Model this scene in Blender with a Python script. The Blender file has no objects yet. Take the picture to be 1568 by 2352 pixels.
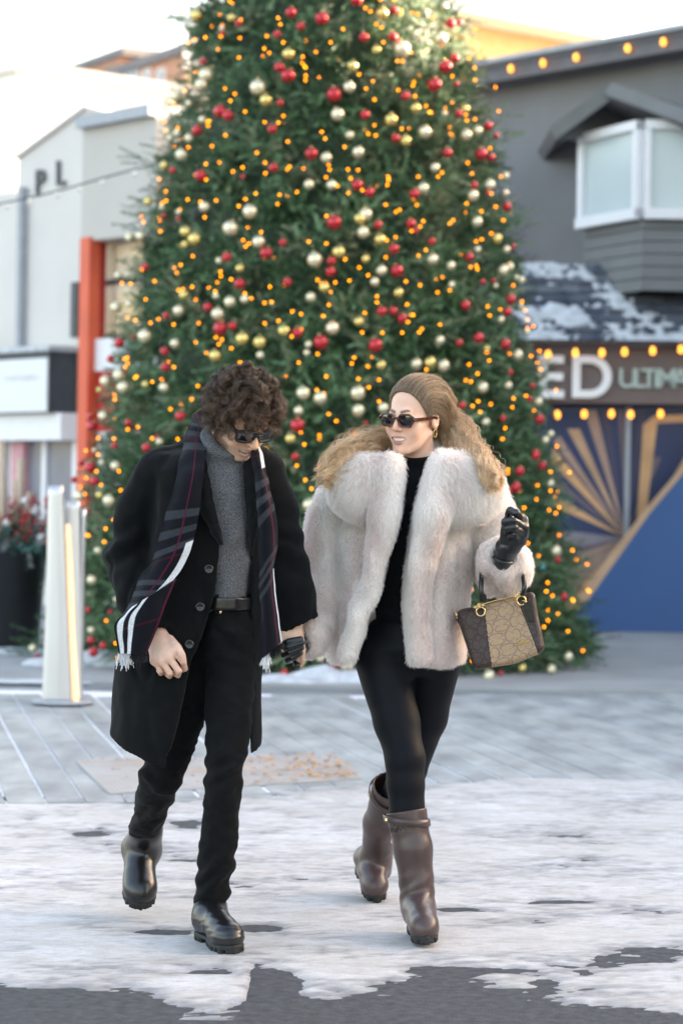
import bpy, math, random
import numpy as np
from mathutils import Matrix, Vector
random.seed(7); rng = np.random.default_rng(7)
SC = bpy.context.scene
COL = SC.collection
# ------------------------------------------------------------------ camera, sky, sun, exposure
FPX = 5553.0; CX, CY = 784.0, 1130.0; CAMH = 1.35; ROLL = math.radians(0.9)
cam = bpy.data.cameras.new('camera'); camo = bpy.data.objects.new('camera', cam); COL.objects.link(camo)
cam.sensor_fit = 'VERTICAL'; cam.sensor_height = 36.0; cam.lens = FPX / 2352 * 36.0
cam.shift_y = -(1176 - CY) / 2352
cam.clip_start = 0.1; cam.clip_end = 2000
camo.matrix_world = Matrix.Translation((0, 0, CAMH)) @ Matrix.Rotation(math.pi / 2, 4, 'X') @ Matrix.Rotation(ROLL, 4, 'Z')
cam.dof.use_dof = True; cam.dof.focus_distance = 7.25; cam.dof.aperture_fstop = 3.3
SC.camera = camo
SUN_EL = math.radians(14.0); SUN_AZ = math.radians(66.0)       # azimuth from +Y towards +X
w = bpy.data.worlds.new('World'); SC.world = w; w.use_nodes = True
nt = w.node_tree; nt.nodes.clear()
sky = nt.nodes.new('ShaderNodeTexSky'); sky.sky_type = 'NISHITA'; sky.sun_disc = False
sky.sun_elevation = SUN_EL; sky.sun_rotation = SUN_AZ; sky.air_density = 1.0; sky.dust_density = 3.0; sky.ozone_density = 1.0
bg = nt.nodes.new('ShaderNodeBackground'); bg.inputs['Strength'].default_value = 0.15
ow = nt.nodes.new('ShaderNodeOutputWorld')
nt.links.new(sky.outputs[0], bg.inputs[0]); nt.links.new(bg.outputs[0], ow.inputs[0])
sl = bpy.data.lights.new('sun', 'SUN'); sl.energy = 5.0; sl.angle = math.radians(0.5); sl.color = (1.0, 0.93, 0.82)
so = bpy.data.objects.new('sun', sl); COL.objects.link(so)
sdir = Vector((math.sin(SUN_AZ) * math.cos(SUN_EL), math.cos(SUN_AZ) * math.cos(SUN_EL), math.sin(SUN_EL)))
so.rotation_euler = sdir.to_track_quat('Z', 'Y').to_euler(); so.location = (20, 10, 30)
SC.view_settings.view_transform = 'Standard'; SC.view_settings.look = 'None'
SC.view_settings.gamma = 1.0; SC.view_settings.exposure = 2.88
SC.view_settings.use_white_balance = True; SC.view_settings.white_balance_temperature = 8100; SC.view_settings.white_balance_tint = 15
SC.render.film_transparent = False
# ------------------------------------------------------------------ helpers: photograph measure -> place
cR, sR = math.cos(ROLL), math.sin(ROLL)
def P(px, py, d):
    dx, dy = px - CX, py - CY
    u = dx * cR + dy * sR; v = -dx * sR + dy * cR
    return np.array([u / FPX * d, d, CAMH - v / FPX * d])
def proj(Q):
    u = Q[:, 0] / Q[:, 1] * FPX; v = (CAMH - Q[:, 2]) / Q[:, 1] * FPX
    return np.stack([u * cR - v * sR + CX, u * sR + v * cR + CY], 1)
def G(px, py, z=0.0):
    dx, dy = px - CX, py - CY
    v = -dx * sR + dy * cR
    return P(px, py, (CAMH - z) * FPX / v)
def PP(pts, D): return np.array([P(x, y, D + d) for x, y, d in pts])
# ------------------------------------------------------------------ helpers: noise
def _h(ix, iy, iz, seed):
    n = (ix * 374761393 + iy * 668265263 + iz * 1274126177 + seed * 974634517) & 0xffffffff
    n = ((n ^ (n >> 13)) * 1274126177) & 0xffffffff
    return ((n ^ (n >> 16)) & 0xffff) / 65535.0
def vnoise(Q, f, seed=0):
    q = Q * f; i = np.floor(q).astype(np.int64); t = q - i; t = t * t * (3 - 2 * t)
    r = 0
    for a in (0, 1):
        for b in (0, 1):
            for c in (0, 1):
                r = r + _h(i[:, 0] + a, i[:, 1] + b, i[:, 2] + c, seed) * (t[:, 0] if a else 1 - t[:, 0]) * (t[:, 1] if b else 1 - t[:, 1]) * (t[:, 2] if c else 1 - t[:, 2])
    return r * 2 - 1
def fbm(Q, f, o=3, seed=0):
    return sum(vnoise(Q, f * 2 ** k, seed + k) * 0.5 ** k for k in range(o))
# ------------------------------------------------------------------ helpers: signed distance modelling
def unit(v): v = np.asarray(v, float); return v / np.linalg.norm(v)
def smin(a, b, k):
    h = np.clip(0.5 + 0.5 * (b - a) / k, 0, 1); return b + (a - b) * h - k * h * (1 - h)
def smax(a, b, k): return -smin(-a, -b, k)
def rcone(Q, a, b, ra, rb):
    ba = np.asarray(b) - a; t = np.clip(((Q - a) @ ba) / max(ba @ ba, 1e-12), 0, 1)
    return np.linalg.norm(Q - a - t[:, None] * ba, axis=1) - (ra + (rb - ra) * t)
def chain(Q, pts, rs, k=0.0):
    r = None
    for i in range(len(pts) - 1):
        d = rcone(Q, pts[i], pts[i + 1], rs[i], rs[i + 1])
        r = d if r is None else (smin(r, d, k) if k else np.minimum(r, d))
    return r
def ell(Q, c, rad, R=None):
    q = Q - c
    if R is not None: q = q @ R            # columns of R are the axes
    rad = np.asarray(rad); k0 = np.linalg.norm(q / rad, axis=1); k1 = np.linalg.norm(q / rad ** 2, axis=1) + 1e-9
    return k0 * (k0 - 1) / k1
def rbox(Q, c, half, r, R=None):
    q = Q - c
    if R is not None: q = q @ R
    a = np.abs(q) - (np.asarray(half) - r)
    return np.linalg.norm(np.maximum(a, 0), axis=1) + np.minimum(a.max(1), 0) - r
def eloft(Q, T):
    """T rows: z, cx, cy, a, b with z rising"""
    T = np.asarray(T); T = T[np.argsort(T[:, 0])]; z = Q[:, 2]
    cx, cy, a, b = (np.interp(z, T[:, 0], T[:, i]) for i in (1, 2, 3, 4))
    d = (np.sqrt(((Q[:, 0] - cx) / a) ** 2 + ((Q[:, 1] - cy) / b) ** 2) - 1) * np.minimum(a, b)
    return smax(smax(d, z - T[-1, 0], 0.03), T[0, 0] - z, 0.005)
def lrow(py, xl, xr, d, b):
    m = P((xl + xr) / 2, py, d); return (m[2], m[0], d, (xr - xl) / 2 / FPX * d, b)
def poly2(p, poly):
    poly = np.asarray(poly, float); d = np.full(len(p), 1e18); s = np.ones(len(p))
    for i in range(len(poly)):
        a, b = poly[i - 1], poly[i]; e = b - a; wv = p - a
        t = np.clip((wv @ e) / (e @ e), 0, 1); d = np.minimum(d, ((wv - t[:, None] * e) ** 2).sum(1))
        c1 = p[:, 1] >= a[1]; c2 = p[:, 1] < b[1]; c3 = e[0] * wv[:, 1] > e[1] * wv[:, 0]
        s = np.where((c1 & c2 & c3) | (~c1 & ~c2 & ~c3), -s, s)
    return s * np.sqrt(d)
def nets(f, lo, hi, h):
    """surface of f = 0 inside the box lo..hi, cell size h -> verts, quads"""
    lo = np.asarray(lo, float); hi = np.asarray(hi, float); B = 4
    n = (np.ceil((hi - lo) / (h * B)).astype(int) + 1)
    ax = [lo[i] + (np.arange(n[i]) * B + (B - 1) / 2) * h for i in range(3)]
    C = np.stack(np.meshgrid(*ax, indexing='ij'), -1).reshape(-1, 3)
    fc = np.concatenate([f(c) for c in np.array_split(C, max(1, len(C) // 300000))]).reshape(n)
    near = np.abs(fc) < h * B * 2.2
    rep = lambda a: a.repeat(B, 0).repeat(B, 1).repeat(B, 2)
    F = rep(fc.astype(np.float32)); M = rep(near)
    idx = np.argwhere(M); Q = lo + idx * h
    F[M] = np.concatenate([f(q) for q in np.array_split(Q, max(1, len(Q) // 300000))])
    S = F < 0
    c8 = sum(S[i:S.shape[0] - 1 + i, j:S.shape[1] - 1 + j, k:S.shape[2] - 1 + k].astype(np.int8) for i in (0, 1) for j in (0, 1) for k in (0, 1))
    act = np.argwhere((c8 > 0) & (c8 < 8)); vid = np.full(c8.shape, -1, np.int32); vid[tuple(act.T)] = np.arange(len(act))
    acc = np.zeros((len(act), 3)); cnt = np.zeros(len(act))
    cs = [(i, j, k) for i in (0, 1) for j in (0, 1) for k in (0, 1)]
    for a in cs:
        for ax_ in range(3):
            if a[ax_]: continue
            b = list(a); b[ax_] = 1
            fa = F[tuple((act + a).T)]; fb = F[tuple((act + b).T)]; m = (fa < 0) != (fb < 0)
            t = np.where(m, fa / np.where(m, fa - fb, 1), 0)
            p = np.array(a, float) + t[:, None] * (np.array(b) - a)
            acc += p * m[:, None]; cnt += m
    V = lo + (act + acc / cnt[:, None]) * h
    quads = []
    for ax_ in range(3):
        o1, o2 = [(1, 2), (2, 0), (0, 1)][ax_]
        sl0 = [slice(None)] * 3; sl1 = [slice(None)] * 3; sl0[ax_] = slice(0, -1); sl1[ax_] = slice(1, None)
        for flip in (0, 1):
            A = S[tuple(sl0)]; Bm = S[tuple(sl1)]
            e = np.argwhere(A & ~Bm) if not flip else np.argwhere(~A & Bm)
            e = e[(e[:, o1] > 0) & (e[:, o2] > 0)]
            e = e[(e[:, o1] < vid.shape[o1]) & (e[:, o2] < vid.shape[o2])]
            if not len(e): continue
            d1 = np.zeros(3, int); d1[o1] = 1; d2 = np.zeros(3, int); d2[o2] = 1
            q = np.stack([vid[tuple(x.T)] for x in (e - d1 - d2, e - d2, e, e - d1)], 1)
            quads.append(q[:, ::-1] if flip else q)
    Fq = np.concatenate(quads); Fq = Fq[(Fq >= 0).all(1)]
    return V, Fq
def vnormals(V, F):
    n = np.zeros_like(V); a, b, c = V[F[:, 0]], V[F[:, 1]], V[F[:, 2]]
    fn = np.cross(b - a, c - a)
    if F.shape[1] == 4: fn = fn + np.cross(c - a, V[F[:, 3]] - a)
    for i in range(F.shape[1]): np.add.at(n, F[:, i], fn)
    return n / (np.linalg.norm(n, axis=1)[:, None] + 1e-12)
# ------------------------------------------------------------------ helpers: objects
ORG = {}
def tag(o, label=None, cat=None, group=None, kind=None):
    if label: o['label'] = label
    if cat: o['category'] = cat
    if group: o['group'] = group
    if kind: o['kind'] = kind
    return o
def thing(name, loc, label, cat, group=None):
    o = bpy.data.objects.new(name, None); o.empty_display_size = 0.2; COL.objects.link(o); o.location = loc
    ORG[o] = np.array(loc, float); return tag(o, label, cat, group)
def link(name, data, parent):
    o = bpy.data.objects.new(name, data); COL.objects.link(o)
    if parent is not None:
        o.parent = parent; ORG[o] = ORG[parent]
    else: ORG[o] = np.zeros(3)
    return o
def mesh(V, Fs, mat, smooth=True, col=None, uv=None, name='m'):
    V = np.asarray(V, float)
    if not isinstance(Fs, list): Fs = [Fs]
    Fs = [np.asarray(f, np.int32) for f in Fs if len(f)]
    me = bpy.data.meshes.new(name); me.vertices.add(len(V)); me.vertices.foreach_set('co', V.astype(np.float32).ravel())
    nl = sum(f.size for f in Fs); npol = sum(len(f) for f in Fs)
    me.loops.add(nl); me.polygons.add(npol)
    me.loops.foreach_set('vertex_index', np.concatenate([f.ravel() for f in Fs]))
    st = []; o = 0
    for f in Fs: st.append(o + np.arange(len(f)) * f.shape[1]); o += f.size
    me.polygons.foreach_set('loop_start', np.concatenate(st).astype(np.int32))
    me.polygons.foreach_set('use_smooth', np.full(npol, smooth))
    if col is not None:
        a = me.color_attributes.new('Col', 'FLOAT_COLOR', 'POINT'); c = np.ones((len(V), 4), np.float32); c[:, :3] = col
        a.data.foreach_set('color', c.ravel())
    me.update(calc_edges=True)
    if mat is not None: me.materials.append(mat)
    return me
def mk(name, V, Fs, mat, parent=None, smooth=True, col=None):
    off = ORG[parent] if parent is not None else 0
    return link(name, mesh(np.asarray(V, float) - off, Fs, mat, smooth, col, name=name), parent)
def sdf_obj(name, f, lo, hi, h, mat, parent, disp=None, colf=None):
    V, F = nets(f, lo, hi, h)
    if disp is not None:
        N = vnormals(V, F); V = V + N * disp(V, N)[:, None]
    return mk(name, V, F, mat, parent, True, colf(V) if colf else None), V, F
def cat3(lst):
    Vs, Fs, o = [], [], 0
    for V, F in lst: Vs.append(V); Fs.append(np.asarray(F) + o); o += len(V)
    return np.concatenate(Vs), np.concatenate(Fs)
BOXF = np.array([[0, 3, 2, 1], [4, 5, 6, 7], [0, 1, 5, 4], [1, 2, 6, 5], [2, 3, 7, 6], [3, 0, 4, 7]])
def box8(c, u, v, wv):
    """centre and three half vectors"""
    c, u, v, wv = (np.asarray(a, float) for a in (c, u, v, wv))
    return np.array([c - u - v - wv, c + u - v - wv, c + u + v - wv, c - u + v - wv, c - u - v + wv, c + u - v + wv, c + u + v + wv, c - u + v + wv]), BOXF
def extrude(poly, dvec):
    """closed prism from a planar loop (counter-clockwise seen against dvec) moved by dvec"""
    A = np.asarray(poly, float); n = len(A); V = np.concatenate([A, A + dvec])
    return V, [np.array([list(range(n))[::-1]]), np.array([list(range(n, 2 * n))]), np.array([[i, (i + 1) % n, n + (i + 1) % n, n + i] for i in range(n)])]
def tube(pts, r, n=8, closed=False):
    pts = np.asarray(pts, float); m = len(pts); r = np.broadcast_to(np.asarray(r, float), (m,))
    T = (np.roll(pts, -1, 0) - np.roll(pts, 1, 0)) if closed else np.gradient(pts, axis=0)
    T /= np.linalg.norm(T, axis=1)[:, None] + 1e-12
    up = np.array([0, 0, 1.]); 
    if abs(T[0] @ up) > .9: up = np.array([1., 0, 0])
    Nn = unit(np.cross(T[0], up)); V = []
    for i in range(m):
        Nn = unit(Nn - T[i] * (Nn @ T[i])); Bn = np.cross(T[i], Nn)
        a = np.arange(n) * 2 * math.pi / n
        V.append(pts[i] + r[i] * (np.cos(a)[:, None] * Nn + np.sin(a)[:, None] * Bn))
    V = np.concatenate(V); F = []
    for i in range(m if closed else m - 1):
        j = (i + 1) % m
        for k in range(n): F.append([i * n + k, i * n + (k + 1) % n, j * n + (k + 1) % n, j * n + k])
    if not closed:
        V = np.concatenate([V, pts[:1], pts[-1:]]); c0, c1 = len(V) - 2, len(V) - 1
        for k in range(n): F.append([c0, (k + 1) % n, k, k]); F.append([c1, (m - 1) * n + k, (m - 1) * n + (k + 1) % n, (m - 1) * n + (k + 1) % n])
        tri = [f[:3] for f in F[-2 * n:]]; F = F[:-2 * n]
        return V, [np.array(F), np.array(tri)]
    return V, [np.array(F)]
def catmull(C, n):
    """C (k, ...) control rows -> n samples"""
    C = np.asarray(C, float); k = len(C); t = np.linspace(0, k - 1, n); i = np.minimum(t.astype(int), k - 2); u = (t - i).reshape((-1,) + (1,) * (C.ndim - 1))
    E = np.concatenate([2 * C[:1] - C[1:2], C, 2 * C[-1:] - C[-2:-1]])
    p0, p1, p2, p3 = E[i], E[i + 1], E[i + 2], E[i + 3]
    return 0.5 * (2 * p1 + (p2 - p0) * u + (2 * p0 - 5 * p1 + 4 * p2 - p3) * u ** 2 + (3 * p1 - p0 - 3 * p2 + p3) * u ** 3)
def sheet(C, nr, nc):
    C = np.asarray(C, float); A = catmull(C, nr); A = catmull(A.transpose(1, 0, 2), nc).transpose(1, 0, 2)
    i, j = np.meshgrid(np.arange(nr - 1), np.arange(nc - 1), indexing='ij'); q = (i * nc + j).ravel()
    return A.reshape(-1, 3), np.stack([q, q + 1, q + nc + 1, q + nc], 1)
def thicken(V, F, t, nr, nc):
    """two-sided cloth of thickness t from a grid sheet"""
    N = vnormals(V, F); n = len(V); W = np.concatenate([V + N * t / 2, V - N * t / 2])
    rim = list(range(nc)) + [r * nc + nc - 1 for r in range(1, nr)] + [(nr - 1) * nc + c for c in range(nc - 2, -1, -1)] + [r * nc for r in range(nr - 2, 0, -1)]
    R = np.array([[rim[i], rim[(i + 1) % len(rim)], rim[(i + 1) % len(rim)] + n, rim[i] + n] for i in range(len(rim))])[:, ::-1]
    return W, np.concatenate([F, F[:, ::-1] + n, R])
def hair(name, pts, rad, mat, parent):
    n, k = pts.shape[:2]; h = bpy.data.hair_curves.new(name); h.add_curves([k] * n)
    off = ORG[parent] if parent is not None else 0
    h.attributes['position'].data.foreach_set('vector', (pts - off).astype(np.float32).ravel())
    a = h.attributes.get('radius') or h.attributes.new('radius', 'FLOAT', 'POINT')
    a.data.foreach_set('value', np.broadcast_to(rad, (n, k)).astype(np.float32).ravel())
    h.materials.append(mat); return link(name, h, parent)
def lathe(prof, n=24, c=(0, 0, 0)):
    prof = np.asarray(prof, float); a = np.arange(n) * 2 * math.pi / n; m = len(prof)
    V = np.stack([prof[:, 0][:, None] * np.cos(a), prof[:, 0][:, None] * np.sin(a), np.repeat(prof[:, 1][:, None], n, 1)], -1).reshape(-1, 3) + c
    F = [[i * n + k, i * n + (k + 1) % n, (i + 1) * n + (k + 1) % n, (i + 1) * n + k] for i in range(m - 1) for k in range(n)]
    return V, np.array(F)
def text_mesh(s, mat, M, size, extrude_=0.01, name='letter', parent=None, bold=0.0):
    c = bpy.data.curves.new(name, 'FONT'); c.body = s; c.size = size; c.extrude = extrude_; c.align_x = 'CENTER'; c.align_y = 'CENTER'; c.offset = bold
    o = bpy.data.objects.new('tmp', c); COL.objects.link(o); dg = bpy.context.evaluated_depsgraph_get()
    me = bpy.data.meshes.new_from_object(o.evaluated_get(dg)); COL.objects.unlink(o); bpy.data.objects.remove(o)
    me.transform(M)
    off = ORG[parent] if parent is not None else np.zeros(3); me.transform(Matrix.Translation(-Vector(off)))
    me.materials.clear(); me.materials.append(mat); return link(name, me, parent)
# ------------------------------------------------------------------ materials
def mat(name, col, rough=0.6, metal=0.0, var=0.12, scale=8.0, bump=0.0, bscale=60.0, attr=False, emis=None, estr=0.0, sheen=0.0, spec=0.5, coat=0.0, sss=0.0, stretch=None, col2=None):
    m = bpy.data.materials.new(name); m.use_nodes = True; n = m.node_tree.nodes; L = m.node_tree.links
    b = n['Principled BSDF']; b.inputs['Roughness'].default_value = rough; b.inputs['Metallic'].default_value = metal
    b.inputs['Specular IOR Level'].default_value = spec; b.inputs['Coat Weight'].default_value = coat
    tc = n.new('ShaderNodeTexCoord'); mp = n.new('ShaderNodeMapping'); L.new(tc.outputs['Object'], mp.inputs[0])
    if stretch: mp.inputs['Scale'].default_value = stretch
    nz = n.new('ShaderNodeTexNoise'); nz.inputs['Scale'].default_value = scale; nz.inputs['Detail'].default_value = 5; L.new(mp.outputs[0], nz.inputs[0])
    mx = n.new('ShaderNodeMix'); mx.data_type = 'RGBA'
    if attr:
        at = n.new('ShaderNodeAttribute'); at.attribute_name = 'Col'
        mx.blend_type = 'MULTIPLY'; mx.inputs[0].default_value = 1
        rp = n.new('ShaderNodeMapRange'); rp.inputs[1].default_value = .25; rp.inputs[2].default_value = .75; rp.inputs[3].default_value = 1 - var; rp.inputs[4].default_value = 1 + var
        L.new(nz.outputs[0], rp.inputs[0]); L.new(at.outputs['Color'], mx.inputs[6]); L.new(rp.outputs[0], mx.inputs[7])
    else:
        c2 = col2 or [min(1, c * (1 + var)) for c in col]
        c1 = col if col2 else [c * (1 - var) for c in col]
        rp = n.new('ShaderNodeMapRange'); rp.inputs[1].default_value = .3; rp.inputs[2].default_value = .7
        L.new(nz.outputs[0], rp.inputs[0]); L.new(rp.outputs[0], mx.inputs[0]); mx.inputs[6].default_value = (*c1, 1); mx.inputs[7].default_value = (*c2, 1)
    L.new(mx.outputs[2], b.inputs['Base Color'])
    if bump:
        bz = n.new('ShaderNodeTexNoise'); bz.inputs['Scale'].default_value = bscale; bz.inputs['Detail'].default_value = 4; L.new(mp.outputs[0], bz.inputs[0])
        bp = n.new('ShaderNodeBump'); bp.inputs['Strength'].default_value = bump; bp.inputs['Distance'].default_value = 0.01; L.new(bz.outputs[0], bp.inputs['Height']); L.new(bp.outputs[0], b.inputs['Normal'])
    if sheen: b.inputs['Sheen Weight'].default_value = sheen; b.inputs['Sheen Roughness'].default_value = .5
    if sss: b.inputs['Subsurface Weight'].default_value = sss; b.inputs['Subsurface Radius'].default_value = (.012, .005, .003); b.inputs['Subsurface Scale'].default_value = 1.0
    if emis: b.inputs['Emission Color'].default_value = (*emis, 1); b.inputs['Emission Strength'].default_value = estr
    return m
def strand_mat(name, root, tip, rnd=0.35, rough=0.55, spec=0.3, trans=0.0):
    m = bpy.data.materials.new(name); m.use_nodes = True; n = m.node_tree.nodes; L = m.node_tree.links; b = n['Principled BSDF']
    b.inputs['Roughness'].default_value = rough; b.inputs['Specular IOR Level'].default_value = spec
    hi = n.new('ShaderNodeHairInfo'); mx = n.new('ShaderNodeMix'); mx.data_type = 'RGBA'; mx.inputs[6].default_value = (*root, 1); mx.inputs[7].default_value = (*tip, 1)
    L.new(hi.outputs['Intercept'], mx.inputs[0])
    rp = n.new('ShaderNodeMapRange'); rp.inputs[3].default_value = 1 - rnd; rp.inputs[4].default_value = 1 + rnd; L.new(hi.outputs['Random'], rp.inputs[0])
    m2 = n.new('ShaderNodeMix'); m2.data_type = 'RGBA'; m2.blend_type = 'MULTIPLY'; m2.inputs[0].default_value = 1; L.new(mx.outputs[2], m2.inputs[6]); L.new(rp.outputs[0], m2.inputs[7])
    L.new(m2.outputs[2], b.inputs['Base Color'])
    if trans:
        tr = n.new('ShaderNodeBsdfTranslucent'); L.new(m2.outputs[2], tr.inputs[0]); ms = n.new('ShaderNodeMixShader'); ms.inputs[0].default_value = trans
        L.new(b.outputs[0], ms.inputs[1]); L.new(tr.outputs[0], ms.inputs[2]); L.new(ms.outputs[0], n['Material Output'].inputs[0])
    return m
def glow(name, col, s):
    m = mat(name, col, .4, emis=col, estr=s); m.cycles.emission_sampling = 'NONE'; return m
# ================================================================== THE SETTING: ground
def grid(x0, x1, y0, y1, nx, ny, z=0.0):
    X, Y = np.meshgrid(np.linspace(x0, x1, nx), np.linspace(y0, y1, ny)); V = np.stack([X.ravel(), Y.ravel(), np.full(X.size, z)], 1)
    i, j = np.meshgrid(np.arange(ny - 1), np.arange(nx - 1), indexing='ij'); q = (i * nx + j).ravel()
    return V, np.stack([q, q + 1, q + nx + 1, q + nx], 1)
M_asph = mat('asphalt', (.030, .034, .040), .75, col2=(.075, .080, .088), scale=30, bump=.9, bscale=160, spec=.35)
M_conc = mat('concrete', (.31, .315, .315), .75, var=.16, scale=1.6, bump=.25, bscale=30)
M_band = mat('wet_asphalt', (.20, .22, .24), .5, var=.25, scale=2.5, bump=.3, bscale=40)
M_snowj = mat('joint_snow', (.78, .79, .82), .8, var=.15, scale=9, bump=.4, bscale=50)
def snow_mat():
    m = bpy.data.materials.new('packed_snow'); m.use_nodes = True; n = m.node_tree.nodes; L = m.node_tree.links; b = n['Principled BSDF']
    b.inputs['Roughness'].default_value = .55; b.inputs['Specular IOR Level'].default_value = .35
    tc = n.new('ShaderNodeTexCoord')
    def noise(sc, st, det=6, rough=.6):
        mp = n.new('ShaderNodeMapping'); mp.inputs['Scale'].default_value = st; L.new(tc.outputs['Object'], mp.inputs[0])
        z = n.new('ShaderNodeTexNoise'); z.inputs['Scale'].default_value = sc; z.inputs['Detail'].default_value = det; z.inputs['Roughness'].default_value = rough; L.new(mp.outputs[0], z.inputs[0]); return z
    def ramp(src, lo, hi, c1, c2):
        r = n.new('ShaderNodeMapRange'); r.inputs[1].default_value = lo; r.inputs[2].default_value = hi; L.new(src, r.inputs[0])
        x = n.new('ShaderNodeMix'); x.data_type = 'RGBA'; L.new(r.outputs[0], x.inputs[0])
        for s, c in ((6, c1), (7, c2)):
            if isinstance(c, tuple): x.inputs[s].default_value = (*c, 1)
            else: L.new(c, x.inputs[s])
        return x.outputs[2]
    a = ramp(noise(2.2, (1, .7, 1)).outputs[0], .38, .62, (.60, .598, .61), (.51, .50, .495))
    a = ramp(noise(1.1, (1, .8, 1), 7, .65).outputs[0], .44, .66, a, (.51, .49, .47))
    a = ramp(noise(7, (.6, 1.4, 1), 9, .72).outputs[0], .45, .68, a, (.40, .375, .35))
    a = ramp(noise(38, (.6, 1.2, 1), 6, .75).outputs[0], .48, .72, a, (.37, .345, .33))
    a = ramp(noise(150, (.8, 1.1, 1), 4, .7).outputs[0], .56, .74, a, (.24, .235, .235))
    at = n.new('ShaderNodeAttribute'); at.attribute_name = 'Col'; mu = n.new('ShaderNodeMix'); mu.data_type = 'RGBA'; mu.blend_type = 'MULTIPLY'; mu.inputs[0].default_value = 1; L.new(a, mu.inputs[6]); L.new(at.outputs['Color'], mu.inputs[7])
    L.new(mu.outputs[2], b.inputs['Base Color'])
    bz = noise(26, (.6, 1.2, 1), 8, .75); bp = n.new('ShaderNodeBump'); bp.inputs['Strength'].default_value = .38; bp.inputs['Distance'].default_value = .012
    L.new(bz.outputs[0], bp.inputs['Height']); L.new(bp.outputs[0], b.inputs['Normal']); return m
M_snow = snow_mat()
V, F = grid(-220, 220, -120, 320, 12, 12); tag(mk('ground', V, F, M_asph, None, False), kind='structure')
# packed snow sheet over the near asphalt with worn holes and a ragged edge
V, F = grid(-6, 6, 4.5, 11.4, 520, 420)
q = proj(V)
front = np.interp(q[:, 0], [-400, 0, 150, 260, 330, 430, 500, 565, 575, 640, 700, 712, 860, 1000, 1010, 1180, 1400, 1568, 1900], [2270, 2272, 2262, 2258, 2275, 2322, 2318, 2300, 2240, 2240, 2300, 2305, 2282, 2258, 2262, 2278, 2295, 2312, 2330])
back = np.interp(q[:, 0], [-300, 0, 300, 480, 700, 860, 960, 1060, 1300, 1568, 1900], [1836, 1838, 1846, 1838, 1822, 1812, 1815, 1800, 1790, 1778, 1770])
ns = fbm(V * [1, 1.6, 1], 3.2, 4, 3); ns2 = fbm(V * [1, 2.2, 1], 14, 3, 9)
m = np.minimum(np.minimum((front - q[:, 1]) / 26, (q[:, 1] - back) / 9), 1.6) + ns * 1.0 + ns2 * .55 + fbm(V * [1, 1.8, 1], 45, 2, 31) * .35
for ex, ey, rx, ry, s in [(365, 2143, 85, 9, 1), (600, 2130, 60, 10, 1), (1280, 2073, 105, 6, 1), (1050, 2089, 42, 6, 1), (1470, 2203, 150, 20, 1.3), (1060, 2230, 140, 9, .9), (1250, 2258, 26, 8, 1), (70, 1884, 22, 8, .8), (50, 1924, 60, 6, .9), (205, 1917, 50, 6, .9), (430, 1898, 42, 16, .9), (580, 1945, 24, 4, .9), (1515, 2052, 34, 6, 1), (90, 2325, 80, 14, 1), (640, 2250, 70, 26, 1.2), (470, 2235, 70, 10, .7)]:
    g = ((q[:, 0] - ex) / rx) ** 2 + ((q[:, 1] - ey) / ry) ** 2
    m -= np.exp(-g) * 2.7 * s * (.75 + .5 * ns2)
V[:, 2] = -.006 + .012 * np.clip(m * .9 + .35, 0, 1) + np.clip(fbm(V, 9, 3, 5), -1, 1) * .0015
lift_ = np.clip((V[:, 1] - 10.35) / .15, 0, 1) * np.clip(m + .6, 0, 1) * .011; V[:, 2] += lift_
keep = V[F][:, :, 2].max(1) > -.003
thin = np.clip((m + .25 + fbm(V * [1, 1.6, 1], 26, 3, 41) * .9) / 1.9, 0, 1)[:, None]
tag(mk('snow', V, F[keep], M_snow, None, True, np.array([.42, .44, .47]) * (1 - thin) + thin), 'packed dirty snow trodden thin over the asphalt', None, None, 'structure')
# pavement of narrow slabs laid slantwise, snow in the joints
pav_dir = unit([-.19, .98, 0]); pav_x = np.array([pav_dir[1], -pav_dir[0], 0])
V, F = box8([0, 13.25, .001], [14, 0, 0], [0, 2.75, 0], [0, 0, .003])
pavement = tag(mk('pavement', V, F, M_snowj, None, False), kind='structure')
M_pav = [mat('paver_%d' % i, c, .7, var=.3, scale=5, bump=.35, bscale=40, stretch=(1, .35, 1)) for i, c in enumerate([(.29, .305, .305), (.305, .32, .315), (.275, .29, .295), (.315, .33, .325)])]
wid, gap = .168, .021
for i in range(-24, 25):
    y = 10.62 + rng.uniform(0, .5) - .5; gs = rng.choice([.006, .010, .018, .026], p=[.25, .25, .3, .2])
    while y < 15.6:
        ln = rng.uniform(1.0, 1.5); y0, y1 = max(y, 10.62), min(y + ln - .006, 15.95)
        if y1 - y0 > .1:
            base = np.array([0, 13.2, 0]) + pav_x * (i * wid)
            t0, t1 = (y0 - 13.2) / pav_dir[1], (y1 - 13.2) / pav_dir[1]
            c = base + pav_dir * (t0 + t1) / 2 + [0, 0, .006 + rng.uniform(-.0012, .0012)]
            g2 = max(.004, gs + rng.uniform(-.005, .004))
            V, F = box8(c, pav_x * (wid - g2) / 2, pav_dir * (t1 - t0) / 2, [0, 0, .004])
            mk('paver', V, F, random.choice(M_pav), pavement, False)
        y += ln
V, F = box8([0, 16.28, .002], [14, 0, 0], [0, .28, 0], [0, 0, .002]); tag(mk('gutter_strip', V, F, M_band, None, False), kind='structure')
V, F = box8([0, 24.6, .012], [30, 0, 0], [0, 8.02, 0], [0, 0, .012]); tag(mk('plaza', V, F, M_conc, None, False), kind='structure')
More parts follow.
